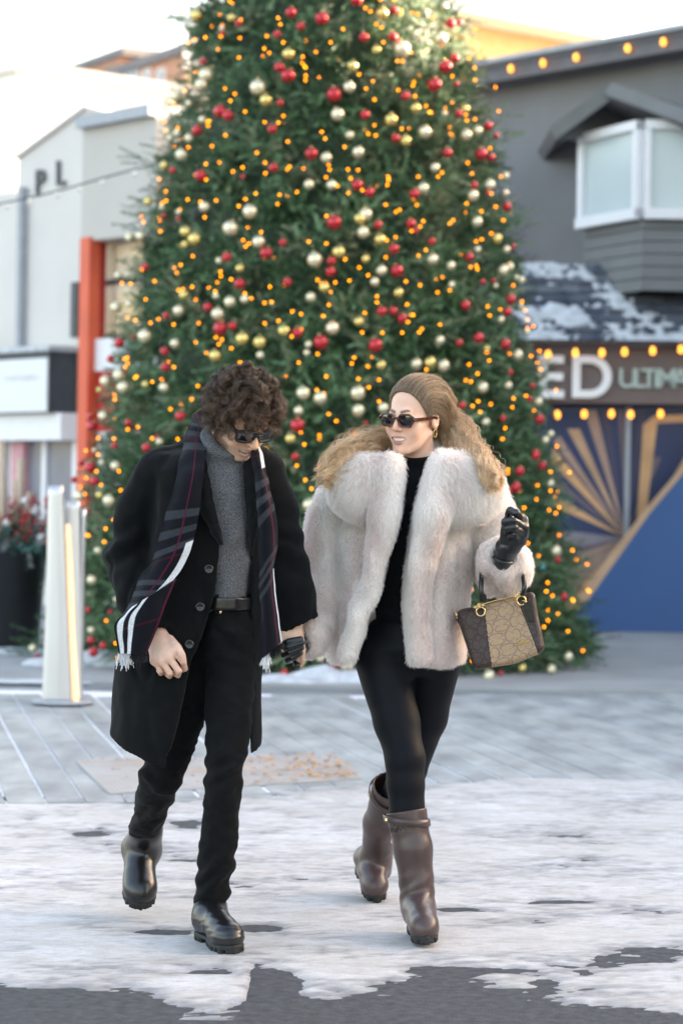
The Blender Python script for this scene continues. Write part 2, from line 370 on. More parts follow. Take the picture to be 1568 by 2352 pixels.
# rusty tactile plate with domes, half buried in snow
cs = [G(173, 1749, .012), G(765, 1737, .012), G(832, 1790, .012), G(252, 1824, .012)]
M_rust = mat('rust_plate', (.36, .37, .375), .8, scale=4, bump=.3, bscale=60, col2=(.33, .315, .305))
tac = thing('tactile_plate', tuple((cs[0] + cs[2]) / 2), 'rust coloured tactile paving plate half covered by snow', 'paving plate')
A = np.array(cs); V, F = extrude(A[::-1] + [0, 0, -.004], np.array([0, 0, .008])); mk('plate', V, F, M_rust, tac, False)
dv, df = lathe([(.017, 0), (.013, .006), (.006, .007), (.0, .007)], 8)
dom = []
for i in range(58):
    for j in range(16):
        s, t = (i + .5) / 58, (j + .5) / 16
        p = (A[0] * (1 - s) + A[1] * s) * (1 - t) + (A[3] * (1 - s) + A[2] * s) * t
        dom.append((dv * .9 + p + [0, 0, .003], df))
M_rd = mat('rust_dome', (.42, .42, .425), .7, scale=2.5, col2=(.36, .29, .245), var=.2)
tag(mk('dome_studs', *cat3(dom), M_rd, tac, True), kind='stuff')
M_leafr = [mat('dry_leaf_%d' % i, c, .7, var=.2) for i, c in enumerate([(.55, .26, .07), (.45, .17, .05), (.60, .36, .12)])]
lv = []
for k in range(330):
    s, t = rng.random(), rng.random() ** 1.3
    s = s ** .45
    p = (A[0] * (1 - s) + A[1] * s) * (1 - t) + (A[3] * (1 - s) + A[2] * s) * t + [0, 0, .012 + rng.random() * .008]
    a = rng.uniform(0, 6.28); u = np.array([math.cos(a), math.sin(a), rng.uniform(-.1, .1)]) * rng.uniform(.009, .018); v2 = np.array([-math.sin(a), math.cos(a), rng.uniform(-.1, .2)]) * rng.uniform(.006, .012)
    lv.append((np.array([p - u, p - v2, p + u, p + v2 + [0, 0, .004]]), np.array([[0, 1, 2, 3]])))
tag(mk('dry_leaves', *cat3(lv), M_leafr[0], None, False), 'dry orange leaf litter scattered over the tactile plate', 'leaves', kind='stuff')

# ================================================================== buildings
M_cream = mat('cream_stucco', (.62, .585, .555), .85, var=.05, scale=1.2, bump=.15, bscale=40)  # cream is the stucco's own colour
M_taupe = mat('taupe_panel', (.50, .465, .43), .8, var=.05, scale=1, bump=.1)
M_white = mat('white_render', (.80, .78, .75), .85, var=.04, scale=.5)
M_trim = mat('grey_trim', (.36, .38, .41), .6, var=.08)
M_brick = mat('orange_brick', (.52, .27, .18), .85, var=.15, scale=6)
M_roofg = mat('grey_roof', (.20, .19, .20), .8, var=.15, scale=3)
M_red = mat('red_paint', (.72, .10, .045), .5, var=.1, scale=2)
M_dred = mat('dark_red', (.45, .02, .02), .5, var=.1)
M_dark = mat('dark_frame', (.045, .055, .07), .5, var=.15)
M_glass = mat('window_glass', (.22, .23, .27), .08, var=.2, scale=1.5, spec=.8)
M_warm = mat('shop_display', (.75, .55, .30), .6, scale=1.6, col2=(.80, .70, .55))
M_signw = mat('white_sign_face', (.72, .72, .74), .5, var=.03)
M_grey = mat('grey_stucco', (.18, .178, .186), .85, var=.07, scale=1.5, bump=.2, bscale=50)
M_fasc = mat('grey_fascia', (.12, .115, .125), .7, var=.1)
M_tan = mat('tan_wall', (.60, .44, .25), .85, var=.1)
M_wframe = mat('white_frame', (.78, .77, .80), .4, var=.03)
M_blind = mat('pale_window_blind', (.50, .58, .60), .25, var=.05, scale=1.0, spec=.6)
M_board = mat('grey_siding', (.17, .175, .18), .7, var=.08, scale=3)
M_sign = mat('brown_sign_board', (.16, .12, .115), .6, var=.06)
M_letter = mat('white_letter', (.90, .89, .90), .5, var=.02)
M_letg = mat('pale_green_letter', (.44, .53, .49), .5, var=.05)
M_navy = mat('navy_paint', (.018, .035, .11), .5, var=.15, scale=2)
M_blue = mat('blue_paint', (.015, .090, .26), .45, var=.08, scale=1.2)
M_gold = [mat('mural_%d' % i, c, .5, var=.18, scale=3) for i, c in enumerate([(.72, .39, .19), (.42, .26, .20), (.17, .12, .14), (.55, .33, .20), (.06, .05, .10), (.25, .22, .25)])]
M_snowp = mat('roof_snow', (.50, .52, .55), .8, var=.2, scale=9, bump=.4, bscale=20)
M_shing = [mat('shingle_%d' % i, c, .85, var=.3, scale=6) for i, c in enumerate([(.075, .085, .11), (.11, .12, .14), (.055, .065, .09)])]
Fd = np.array([-.648, .762, 0])
class Pl:
    """upright wall plane through a point, running along dirv, facing the square"""
    def __init__(s, px, py, d, dirv):
        s.o = P(px, py, d); s.o[2] = 0; s.d = unit(np.array([*dirv[:2], 0])); s.n = np.array([s.d[1], -s.d[0], 0])
        if s.n @ (-s.o) < 0: s.n = -s.n
    def at(s, px, py, off=0.0):
        o = s.o + s.n * off; r = P(px, py, 1.0) - [0, 0, CAMH]; t = ((o - [0, 0, CAMH]) @ s.n) / (r @ s.n); return np.array([0, 0, CAMH]) + r * t
    def sz(s, px, py, off=0.0): p = s.at(px, py, off); return (p - s.o) @ s.d, p[2]
    def pt(s, a, z, off=0.0): p = s.o + s.d * a + s.n * off; return np.array([p[0], p[1], z])
    def loop(s, sz, off, t):
        A = np.array([s.pt(a, z, off) for a, z in sz]); c = np.cross(A[1] - A[0], A[2] - A[1])
        ar = sum(np.cross(A[i] - A[0], A[i + 1] - A[0]) for i in range(1, len(A) - 1))
        if ar @ s.n < 0: A = A[::-1]
        return extrude(A - s.n * t, s.n * t)
    def poly(s, name, pts, off, t, m, parent):
        V, F = s.loop([s.sz(x, y, off) for x, y in pts], off, t); return mk(name, V, F, m, parent, False)
    def rect(s, name, x0, x1, y0, y1, off, t, m, parent):
        xm, ym = (x0 + x1) / 2, (y0 + y1) / 2
        a0, a1 = s.sz(x0, ym, off)[0], s.sz(x1, ym, off)[0]; z0, z1 = s.sz(xm, y1, off)[1], s.sz(xm, y0, off)[1]
        V, F = s.loop([(a0, z0), (a1, z0), (a1, z1), (a0, z1)], off, t); return mk(name, V, F, m, parent, False)
    def rz(s, name, a0, a1, z0, z1, off, t, m, parent):
        V, F = s.loop([(a0, z0), (a1, z0), (a1, z1), (a0, z1)], off, t); return mk(name, V, F, m, parent, False)
# ---- far sunlit blocks (left)
W = Pl(75, 165, 44, (.762, .648, 0))
b = thing('building', tuple(W.pt(0, 0)), 'long blank white building wall in bright sun behind the gabled shop', 'building')
a0, z1 = W.sz(40, 163); a1 = W.sz(560, 200)[0]
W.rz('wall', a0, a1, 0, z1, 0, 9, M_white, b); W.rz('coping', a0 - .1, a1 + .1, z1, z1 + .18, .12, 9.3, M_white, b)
W2 = Pl(30, 30, 52, (.762, .648, 0))
b = thing('building', tuple(W2.pt(0, 0)), 'tall plain white tower block in bright sun at the street end', 'building')
a0, z1 = W2.sz(-700, 30); a1 = W2.sz(62, 35)[0]
W2.rz('wall', a0, a1, 0, W2.sz(30, 30)[1], 0, 8, M_white, b); W2.rz('parapet', a0 - .1, a1 + .1, W2.sz(30, 30)[1], W2.sz(30, 30)[1] + .3, .15, 8.3, M_white, b)
# ---- brick building
W = Pl(350, 150, 84, (-.50, .866, 0))
b = thing('brick_building', tuple(W.pt(0, 0)), 'orange brick building with grey roof and pale windows', 'building')
p = [W.sz(x, y) for x, y in ((255, 178), (520, 80))]
a0, a1 = p[0][0], p[1][0]; zt = p[1][1]
zt = W.sz(380, 138)[1]
W.rz('wall', a0, a1, 0, zt, 0, 12, M_brick, b); W.rz('roof', min(a0, a1) - 2.5, max(a0, a1) + 1, zt, zt + .32, .15, 12.3, M_roofg, b)
for x0, x1 in ((285, 318), (329, 345), (360, 378)):
    wn = W.rect('window', x0, x1, 158, 196, .04, .1, M_wframe, b); W.rect('pane', x0 + 3, x1 - 3, 161, 196, .06, .03, M_glass, wn)
W3 = Pl(200, 165, 90, (-.5, .866, 0)); b2 = thing('roof_block', tuple(W3.pt(0, 0)), 'low grey roofed block stepping down beside the brick building', 'building')
z3 = W3.sz(200, 157)[1]; s0, s1 = W3.sz(120, 160)[0], W3.sz(275, 160)[0]
W3.rz('wall', s0, s1, 0, z3, 0, 8, M_brick, b2); W3.rz('roof', min(s0, s1) - .5, max(s0, s1) + .5, z3, z3 + .3, .1, 8.2, M_roofg, b2)
# ---- cream shop with gable (left)
W = Pl(100, 600, 27.5, Fd)
b = thing('shop_building', tuple(W.pt(0, 0)), 'cream gabled shop building with dark letters and a black sign box', 'building')
sz = lambda x, y: W.sz(x, y)
pts = [sz(44, 365), sz(200, 251), sz(292, 276)]
aL, aR = pts[0][0], W.sz(420, 600)[0]
V, F = W.loop([(aL, 0), (aR, 0), (aR, pts[2][1]), pts[2], pts[1], pts[0]], 0, 7); mk('wall', V, F, M_cream, b, False)
for i in range(2):
    p0, p1 = pts[i], pts[i + 1]; V, F = W.loop([p0, p1, (p1[0], p1[1] + .04), (p0[0], p0[1] + .04)], .05, 7.1); mk('coping', V, F, M_cream, b, False)
W.rect('drainpipe', 37, 46, 430, 900, .1, .1, M_trim, b)
aw = W.sz(44, 500)[0] + 9.0
V, F = W.loop([(aL, 0), (aw, 0), (aw, W.sz(20, 432)[1]), (aL, W.sz(20, 432)[1])], -.3, 6); mk('side_wing', V, F, M_cream, b, False)
def letter(ch, px, py, size, pl, off, m, parent, ext=.03, bold=0.0, name='letter'):
    c = pl.at(px, py, off); xd = pl.d if pl.d[0] > 0 else -pl.d
    M = Matrix(((xd[0], 0, pl.n[0], c[0]), (xd[1], 0, pl.n[1], c[1]), (0, 1, 0, c[2]), (0, 0, 0, 1)))
    return text_mesh(ch, m, M, size, ext, name, parent, bold)
letter('P', 92, 421, .40, W, .03, M_dark, b, .012, .003); letter('L', 139, 400, .40, W, .03, M_dark, b, .012, .003)
sb = W.rect('sign_box', -120, 113, 812, 950, .40, .36, M_dark, b); W.rect('sign_face', -110, 108, 828, 948, .43, .02, M_signw, sb)
W.rect('faint_print', 12, 88, 862, 872, .437, .004, mat('faint_print', (.60, .60, .62), .5), sb)
W.rect('ledge_snow', -120, 113, 800, 812, .45, .42, M_snowp, b)
W.rect('lintel', -200, 140, 952, 1012, .3, .28, M_wframe, b)
wn = W.rect('shop_window', -200, 172, 1012, 1250, .02, .2, M_glass, b)
for x in (-90, 22, 95, 165): W.rect('mullion', x, x + 9, 1012, 1250, .06, .1, M_wframe, wn)
W.rect('pink_strip', 24, 52, 1015, 1300, .1, .12, mat('plain_pink', (.62, .30, .33), .6), b)  # upright strip of plain pink just in front of the shop window
W.rect('stall_riser', -200, 178, 1250, 1420, .1, .3, M_cream, b)
W.rect('wall_lamp', 162, 176, 648, 775, .2, .2, M_dark, b)
# ---- taupe block with red column
W = Pl(270, 600, 25.4, Fd)
b = thing('corner_building', tuple(W.pt(0, 0)), 'taupe corner building with orange red column and lit shop window', 'building')
aL = W.sz(186, 600)[0]; aR = W.sz(356, 500)[0]; zt = W.sz(270, 283)[1]; zb = W.sz(270, 545)[1]
W.rz('upper_wall', aL, aR, zb, zt, 0, 3.5, M_taupe, b); W.rz('coping', aL, aR, zt, zt + .12, .1, 3.7, M_trim, b)
W.rz('back_wall', aL, aR, .02, zb - .01, -1.4, .3, M_taupe, b)
W.rect('column', 179, 201, 546, 1240, .04, .14, M_red, b); W.rect('column_side', 216, 222, 548, 1240, -.12, .1, M_dred, b)  # strip beside the column is a darker red than its face
wf = W.rect('shop_window', 231, 330, 550, 772, -.3, .1, M_dark, b)
W.rect('pane', 236, 262, 556, 768, -.27, .03, M_warm, wf); W.rect('pane', 266, 326, 556, 768, -.27, .03, M_warm, wf)
W.rect('transom', 231, 330, 640, 650, -.24, .05, M_dark, wf)
W.rect('white_panel', 216, 330, 775, 850, -.05, .2, M_signw, b); W.rect('red_panel', 222, 330, 852, 990, -.06, .2, M_dred, b)
W.rect('lower_wall', 222, 330, 992, 1400, -.06, .2, M_cream, b)
# ---- string of bulbs across the street, left
def light_string(name, pts, n, label, group, sag=0, r=.02, gl=None):
    pts = np.array(pts); t = thing(name, tuple(pts[0]), label, 'string lights', group)
    C = catmull(pts, 40); V, F = tube(C, .008, 5); mk('cable', V, F, M_dark, t)
    for i in range(n):
        p = C[int((i + .5) / n * 39)]; V, F = lathe([(0, -r * 1.5), (r * .8, -r), (r, 0), (r * .7, r), (r * .4, r * 1.4)], 8, p - [0, 0, r * 1.6]); bl = mk('bulb', V, F, gl, t)
        V, F = lathe([(0, .03), (.012, .03), (.012, 0)], 8, p - [0, 0, .02]); mk('socket', V, F, M_dark, bl)
    return t
M_off = mat('unlit_bulb', (.75, .74, .72), .2, var=.03)
light_string('string_lights', [P(-60, 480, 22), P(40, 460, 22), P(140, 437, 22), P(240, 408, 22), P(352, 377, 22), P(430, 350, 22)], 9, 'thin cable of unlit bulbs strung past the cream gabled wall', None, gl=M_off, r=.022)
# ---- grey building (right): upper wall, roof fascia, gabled bay, snowy shingle awning, sign, mural
W = Pl(1450, 1000, 25.2, Fd)
gb = thing('grey_building', tuple(W.pt(0, 0)), 'dark grey stucco building with bay window, snowy awning and sign', 'building')
zr = W.sz(1330, 172)[1]; a_far, a_near = W.sz(1040, 600)[0], -34.0
W.rz('wall', a_far, a_near, .02, zr, 0, 6, M_grey, gb)
W.rz('fascia', a_far + .3, a_near, zr, zr + .20, .35, 6.6, M_fasc, gb); W.rz('roof_edge', a_far + .4, a_near, zr + .20, zr + .25, .40, 6.7, M_trim, gb)
M_bulb = glow('amber_bulb_glow', (1.0, .37, .05), 0.5)
A0 = W.sz(1150, 173)[0]
light_string('string_lights', [W.pt(a, zr + .14, .40) for a in np.linspace(A0 + .9, A0 - 8.6, 8)], 16, 'row of lit amber bulbs under the grey roof fascia', None, gl=M_bulb, r=.028)
# lower storefront, nearly facing the camera
S = Pl(1450, 1000, 24.3, (1, -.05, 0))
sl_ = S.sz(1150, 1000)[0]; sr_ = S.sz(1568, 1000)[0] + 3
mu = S.rz('mural_wall', sl_, sr_, .02, S.sz(1450, 930)[1], 0, .25, M_navy, gb)
cxp, cyp = 1437, 1236
rays = [((1150, 1420), (1150, 1500), 3), ((1150, 1330), (1150, 1400), 1), ((1268, 1215), (1262, 1245), 1), ((1262, 1262), (1262, 1290), 2), ((1264, 1130), (1264, 1160), 0), ((1266, 1085), (1264, 1105), 2), ((1268, 1025), (1264, 1062), 0), ((1284, 1000), (1270, 1015), 1), ((1330, 985), (1302, 985), 3), ((1368, 940), (1340, 940), 1), ((1395, 940), (1378, 940), 4), ((1432, 940), (1418, 940), 2), ((1480, 940), (1466, 940), 4), ((1518, 1050), (1500, 1050), 2)]
for (x0, y0), (x1, y1), k in rays:
    S.poly('mural_ray', [(cxp, cyp), (x0, y0), (x1, y1)], .006, .006, M_gold[k], mu)
S.poly('mural_ray', [(cxp - 5, cyp + 22), (1330, 1380), (1290, 1420), (1240, 1440), (1300, 1350)], .006, .006, M_gold[0], mu)
S.poly('mural_ray', [(1460, 1215), (1476, 975), (1500, 955), (1600, 950), (1600, 968), (1508, 972), (1480, 1205)], .0085, .008, M_gold[0], mu)
S.poly('mural_ray', [(1475, 1215), (1600, 1000), (1600, 1040), (1496, 1190)], .0085, .008, M_gold[0], mu)
S.poly('mural_ray', [(1270, 1215), (cxp, 1236), (1290, 1262)], .0065, .006, M_gold[5], mu)
S.poly('mural_ray', [(1230, 1340), (1435, 1245), (1250, 1420)], .0085, .008, M_gold[1], mu)
S.rect('post', 1434, 1446, 935, 1240, .08, .08, M_trim, gb)
S2 = Pl(1450, 1200, 23.7, (1, -.02, 0))
hb = thing('hoarding', tuple(S2.pt(0, 0)), 'plain blue slanted hoarding panel with gold edge in front of the mural', 'panel')
zg = .025
V, F = S2.loop([(S2.sz(1305, 1400)[0], zg), (S2.sz(1700, 1400)[0], zg), S2.sz(1700, 965), S2.sz(1570, 1085), S2.sz(1490, 1180), S2.sz(1345, 1385)], 0, .1); mk('panel', V, F, M_blue, hb, False)
S2.poly('edge_strip', [(1700, 965), (1700, 945), (1566, 1072), (1484, 1168), (1300, 1405), (1318, 1405), (1345, 1385), (1490, 1180), (1570, 1085)], -.002, .08, M_gold[3], hb)
sg = S.rz('sign_board', S.sz(1120, 870)[0], sr_, S.sz(1450, 930)[1] + .003, S.sz(1450, 790)[1], .25, .5, M_sign, gb)
letter('E', 1262, 871, .58, S, .28, M_letter, sg, .03, .012); letter('D', 1356, 871, .58, S, .28, M_letter, sg, .03, .012)
for o in [c for c in sg.children]:       # wide lettering: stretched along the sign
    co = np.array([v.co for v in o.data.vertices]); c = co.mean(0); co[:, 0] = c[0] + (co[:, 0] - c[0]) * (1.0 if c[0] < S.at(1305, 871, .28)[0] else 1.22)
    o.data.vertices.foreach_set('co', co.astype(np.float32).ravel())
for i, ch in enumerate('ULTIMA'): letter(ch, 1440 + [0, 27, 49, 66, 90, 122][i], 871, .27, S, .27, M_letg, sg, .02, .004)
# awning: courses of shingles with snow patches
pA = S.pt(S.sz(1120, 800)[0], S.sz(1450, 792)[1], .45); pB = S.pt(sr_, S.sz(1450, 792)[1], .45)
up = np.array([.05, .95, 1.05]) * .78
aw = thing('shingle_awning', tuple(pA), 'dark shingle awning roof patched with snow above the sign', 'awning')
nrow = 8; L_ = np.linalg.norm(pB - pA); ex = (pB - pA) / L_; un = unit(np.cross(ex, up))
for r in range(nrow):
    a = -.1 + (r % 2) * .11
    while a < min(L_, 4.6):
        wd = rng.uniform(.19, .25); c = pA + ex * (a + wd / 2) + up * ((r + .5) / nrow); tilt = unit(up)
        V, F = box8(c + un * .012 + un * rng.uniform(0, .008), ex * (wd / 2 - .004), tilt * np.linalg.norm(up) / nrow * .62 + un * -.012, un * .008)
        mk('shingle', V, F, random.choice(M_shing), aw, False); a += wd
V, F = box8(pA + ex * 2.2 + up * .5 - un * .03, ex * 2.4, up * .5, un * .02); mk('deck', V, F, M_fasc, aw, False)
sv, sf = sheet(np.array([[pA + ex * s + up * t for s in (-.1, 4.6)] for t in (-.02, 1.0)]), 70, 260)
mm = fbm(np.stack([sv @ ex + (sv @ unit(up)) * .9, (sv @ unit(up)) * 1.2, sv[:, 0] * 0], 1), 2.6, 2, 21) * .7 + fbm(sv, 17, 2, 55) * .55 - .02
rr = ((sv - pA) @ up / (up @ up)); mm = mm + np.where(rr < .06, .5, 0)
sv = sv + un * (.012 + .03 * np.clip(mm * 2.2, -.5, 1))[:, None]
kp = (np.clip(mm * 2.2, -.5, 1)[sf].max(1) > .1); sno = mk('snow_patch', sv, sf[kp], M_snowp, aw, True); sno['kind'] = 'stuff'
light_string('string_lights', [P(x, y - 6, 23.8) for x, y in ((1168, 820), (1240, 812), (1310, 806), (1378, 806), (1450, 803), (1522, 800), (1594, 796), (1664, 790))], 8, 'row of lit amber bulbs hung along the awning edge above the sign', None, gl=M_bulb, r=.028)
light_string('string_lights', [P(x, y - 6, 23.9) for x, y in ((1192, 950), (1262, 949), (1330, 947), (1400, 946), (1463, 948), (1542, 945), (1610, 942), (1680, 938))], 8, 'row of lit amber bulbs hung below the brown sign board', None, gl=M_bulb, r=.028)
# bay window with gable
c0, c1, c2 = P(1340, 500, 24.9), P(1475, 500, 23.9), P(1640, 500, 23.9)
bay = thing('bay_window', (c1[0], c1[1], 3.0), 'white framed corner bay window with pale blinds over grey siding', 'bay window')
zW0, zW1 = P(1475, 497, 23.9)[2], P(1475, 282, 23.9)[2]; zS = P(1475, 668, 23.9)[2]
def wall2(a, b_, z0, z1, t, m, name, parent, out=0.0):
    a = np.array([a[0], a[1], 0]); b_ = np.array([b_[0], b_[1], 0]); d = unit(b_ - a); n = np.array([d[1], -d[0], 0]); 
    if n[1] > 0: n = -n
    V, F = box8((a + b_) / 2 + n * (out - t / 2) + [0, 0, (z0 + z1) / 2], (b_ - a) / 2, n * t / 2, [0, 0, (z1 - z0) / 2]); return mk(name, V, F, m, parent, False)
nb = 6
for (a, b_) in ((c0, c1), (c1, c2)):
    for i in range(nb):
        z0, z1 = zS + (zW0 - zS) * i / nb, zS + (zW0 - zS) * (i + 1) / nb
        wall2(a, b_, z0 + .006, z1 - .004, .5, M_board, 'siding_board', bay, .0)
    d = (b_ - a); fr = wall2(a, b_, zW0, zW1, .4, M_wframe, 'window_frame', bay, .03)
    a2, b2_ = a + d * .10, b_ - d * .07
    wall2(a2, b2_, zW0 + .09, zW1 - .08, .02, M_blind, 'pane', fr, .04)
    for (aa, bb) in ((a, a + d * .085), (b_ - d * .06, b_)): wall2(aa, bb, zW0, zW1, .06, M_wframe, 'stile', fr, .09)
    wall2(a, b_, zW0 - .03, zW0 + .075, .08, M_wframe, 'sill', fr, .11); wall2(a, b_, zW1 - .07, zW1 + .02, .08, M_wframe, 'head', fr, .10)
gr = thing('gable_roof', (c1[0], c1[1], zW1), 'small grey gable roof with snow over the bay window', 'roof')
ap, le, re = P(1395, 203, 24.2), P(1258, 305, 24.9), P(1640, 292, 23.7)
for a, b_, nm in ((ap, le, 'roof_slope'), (ap, re, 'roof_slope')):
    d = b_ - a; n = unit(np.cross(d, [0, 1, 0])); n = n if n[2] > 0 else -n
    V, F = box8((a + b_) / 2 + [0, .7, 0] - n * .06, d / 2, [0, .9, 0], n * .06); o = mk(nm, V, F, M_fasc, gr, False)
    V, F = box8((a + b_) / 2 + [0, -.23, 0] - n * .05, d / 2 * 1.01, [0, .03, 0], n * .07); mk('rake_board', V, F, M_board, gr, False)
d = re - ap; n = unit(np.cross(d, [0, 1, 0])); n = n if n[2] > 0 else -n
sv, sf = sheet(np.array([[ap + d * s + [0, t, 0] for s in (.1, 1)] for t in (-.2, 1.5)]), 30, 60); mm = np.clip(fbm(sv, 3.0, 3, 4) * 2 + .4, -.5, 1); sv = sv + n * (.003 + .035 * mm)[:, None]
mk('snow_patch', sv, sf[mm[sf].max(1) > .1], M_snowp, gr)
gp = np.array([le + [.15, .05, -.05], re + [0, .05, -.05], ap + [0, .05, -.1]]); gp[:, 1] = 24.75; gp[0] = P(1285, 315, 24.75); gp[1] = P(1640, 315, 24.75); gp[2] = P(1395, 222, 24.75)
V, F = extrude(gp[::-1], np.array([0, .3, 0])); mk('gable_wall', V, F[:], M_board, gr, False)
# ---- tan sunlit building top right
W = Pl(1200, 100, 48, (.762, .648, 0))
b = thing('tan_building', tuple(W.pt(0, 0)), 'tan building with bright white sunlit eaves above the grey roof', 'building')
a0, a1 = W.sz(1000, 60)[0], W.sz(1398, 80)[0]; zt = W.sz(1200, 78)[1]
W.rz('wall', a0, a1 - .25, 0, zt, 0, 8, M_tan, b); W.rz('eaves', a0, a1, zt, zt + .42, .9, 9, M_white, b); W.rz('roof', a0, a1 - .3, zt + .50, zt + .95, .75, 8.8, M_white, b)
for i in range(7): W.rz('bracket', a0 + 1 + i * (a1 - a0) / 8, a0 + 1.2 + i * (a1 - a0) / 8, zt + .42, zt + .50, .8, 8.6, M_tan, b)
# ---- neighbours further along the street on the right, outside the picture: they keep the square in shade
for k, (s0, s1, zz) in enumerate(((-34.1, -46, 8.0),)):
    Wn = Pl(1450, 1000, 25.2, Fd); bb = thing('street_building', tuple(Wn.pt(s0, 0)), 'plain grey street building continuing the row beyond the sign', 'building')
    Wn.rz('wall', s0, s1, .02, zz, .2, 8, M_grey, bb); Wn.rz('parapet', s0, s1, zz, zz + .3, .35, 8.3, M_trim, bb)
    for j in range(4):
        f_ = Wn.rz('window', s0 - 1 - j * 2.8, s0 - 2.6 - j * 2.8, 3.2, 5.2, .26, .1, M_wframe, bb); Wn.rz('pane', s0 - 1.1 - j * 2.8, s0 - 2.5 - j * 2.8, 3.3, 5.1, .28, .03, M_glass, f_)
# ================================================================== CHRISTMAS TREE
TX, TY, TZ = P(742, 1130, 19.3)[0], 19.3, .03
TOPZ = 10.3
def tree_r(z): return np.interp(z, [0, .25, 5.3, TOPZ], [2.0, 2.16, 1.08, .03])
M_fir = mat('fir_needles', (.05, .1, .06), .55, attr=True, var=.25, scale=2.5, spec=.3)
M_bark = mat('bark', (.09, .06, .04), .9, var=.3, scale=12, bump=.6)
tree = thing('christmas_tree', (TX, TY, TZ), 'tall green Christmas tree decorated with baubles and amber lights', 'tree')
V, F = tube(np.array([[TX, TY, .0], [TX, TY, 4], [TX, TY, 9.9]]), [.16, .11, .03], 10); mk('trunk', V, F, M_bark, tree)
nB = 1800
zz = []
while len(zz) < nB:
    z = rng.uniform(.12, 10.0)
    if rng.random() < tree_r(z) / 2.2 * (1.0 if z < 6.2 else .6): zz.append(z)
zz = np.array(zz); th = rng.uniform(0, 2 * math.pi, nB)
front_bias = (np.sin(th) > .35) & (rng.random(nB) < .35); th[front_bias] = -th[front_bias]      # a fuller side towards the square
rr = tree_r(zz) * 1.0 + np.clip(rng.normal(0, .09, nB), -.2, .10) - .15
spr_p, spr_d, spr_l, spr_c = [], [], [], []
limbs = []
for i in range(nB):
    out = np.array([math.cos(th[i]), math.sin(th[i]), 0]); tan = np.array([-out[1], out[0], 0])
    tip = np.array([TX, TY, zz[i]]) + out * rr[i]
    droop = rng.uniform(-.35, .35)
    shade = rng.random()
    if i % 3 == 0: limbs.append(tube(np.array([[TX, TY, zz[i] + rr[i] * .25], tip - out * rr[i] * .4 + [0, 0, .1], tip]), [.02, .014, .006], 4))
    for k in range(10):
        a = rng.uniform(-1, 1); e = rng.uniform(-.75, .65) + droop
        d = unit(out * rng.uniform(.35, 1) + tan * a * .9 + np.array([0, 0, 1]) * e)
        back = rng.uniform(0, .16)
        spr_p.append(tip - out * back + tan * rng.uniform(-.08, .08) + [0, 0, rng.uniform(-.07, .07)]); spr_d.append(d); spr_l.append(rng.uniform(.13, .26)); spr_c.append(shade * .75 + rng.random() * .25)
# a few leaders that stick out of the outline
for x, y in ((408, 50), (410, 62), (318, 487), (335, 480), (1350, 1490), (1340, 1475), (62, 1490), (75, 1478), (1100, 1560), (1325, 1400), (1160, 290), (1190, 520), (330, 360), (190, 1200)):
    p = P(x, y, TY - .3)
    for k in range(5): spr_p.append(p + rng.normal(0, .05, 3) + [.08 * (1 if x < 742 else -1), 0, 0]); spr_d.append(unit([-.8 if x < 742 else .8, -.3, rng.uniform(-.2, .4)])); spr_l.append(.2); spr_c.append(.5)
# shorter twigs filling the body between the boughs
for i in range(4200):
    z = rng.uniform(.1, 7.5); t = rng.uniform(-math.pi * 1.15, .15 * math.pi); rr_ = float(tree_r(z)) * rng.uniform(.74, .90)
    if rng.random() > tree_r(z) / 2.2: continue
    out = np.array([math.cos(t), math.sin(t), 0]); spr_p.append(np.array([TX, TY, z]) + out * rr_); spr_d.append(unit(out * rng.uniform(.2, 1) + rng.normal(0, .55, 3))); spr_l.append(rng.uniform(.14, .26)); spr_c.append(rng.random() * .7)
# ring of low boughs resting on the ground
for i in range(150):
    t = rng.uniform(0, 2 * math.pi); out = np.array([math.cos(t), math.sin(t), 0]); p = np.array([TX, TY, rng.uniform(.08, .3)]) + out * (1.93 + rng.uniform(-.12, .10))
    for k in range(7): spr_p.append(p + rng.normal(0, .06, 3) * [1, 1, .4]); spr_d.append(unit(out + rng.normal(0, .5, 3) + [0, 0, -.15])); spr_l.append(rng.uniform(.15, .28)); spr_c.append(rng.random())
p, d, l, c = map(np.array, (spr_p, spr_d, spr_l, spr_c)); K = 34; ns = len(p)
u = np.cross(d, [0, 0, 1.]); u /= np.linalg.norm(u, axis=1)[:, None] + 1e-6; v = np.cross(d, u)
t = (np.arange(K) + rng.random((ns, K))) / K; ph = rng.uniform(0, 2 * math.pi, (ns, K))
b0 = p[:, None] + d[:, None] * (l[:, None] * t)[..., None]
rad = np.cos(ph)[..., None] * u[:, None] + np.sin(ph)[..., None] * v[:, None]
nl = .052 * (1 - .45 * t) * rng.uniform(.8, 1.15, (ns, K))
nd = rad * .9 + d[:, None] * .75; nd /= np.linalg.norm(nd, axis=2)[..., None]
sd = np.cross(nd, rad); sd /= np.linalg.norm(sd, axis=2)[..., None] + 1e-6
tip = b0 + nd * nl[..., None]; hw = .0048
V = np.stack([b0 - sd * hw, b0 + sd * hw, tip], 2).reshape(-1, 3); F = np.arange(len(V)).reshape(-1, 3)
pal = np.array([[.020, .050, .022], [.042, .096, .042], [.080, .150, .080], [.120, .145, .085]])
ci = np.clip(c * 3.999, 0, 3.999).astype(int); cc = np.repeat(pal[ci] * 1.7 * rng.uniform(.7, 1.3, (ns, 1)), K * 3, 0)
V[:, 2] = np.maximum(V[:, 2], .03)
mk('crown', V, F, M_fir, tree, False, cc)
mk('limb', *cat3([(a, b_[0]) for a, b_ in limbs]), M_bark, tree)
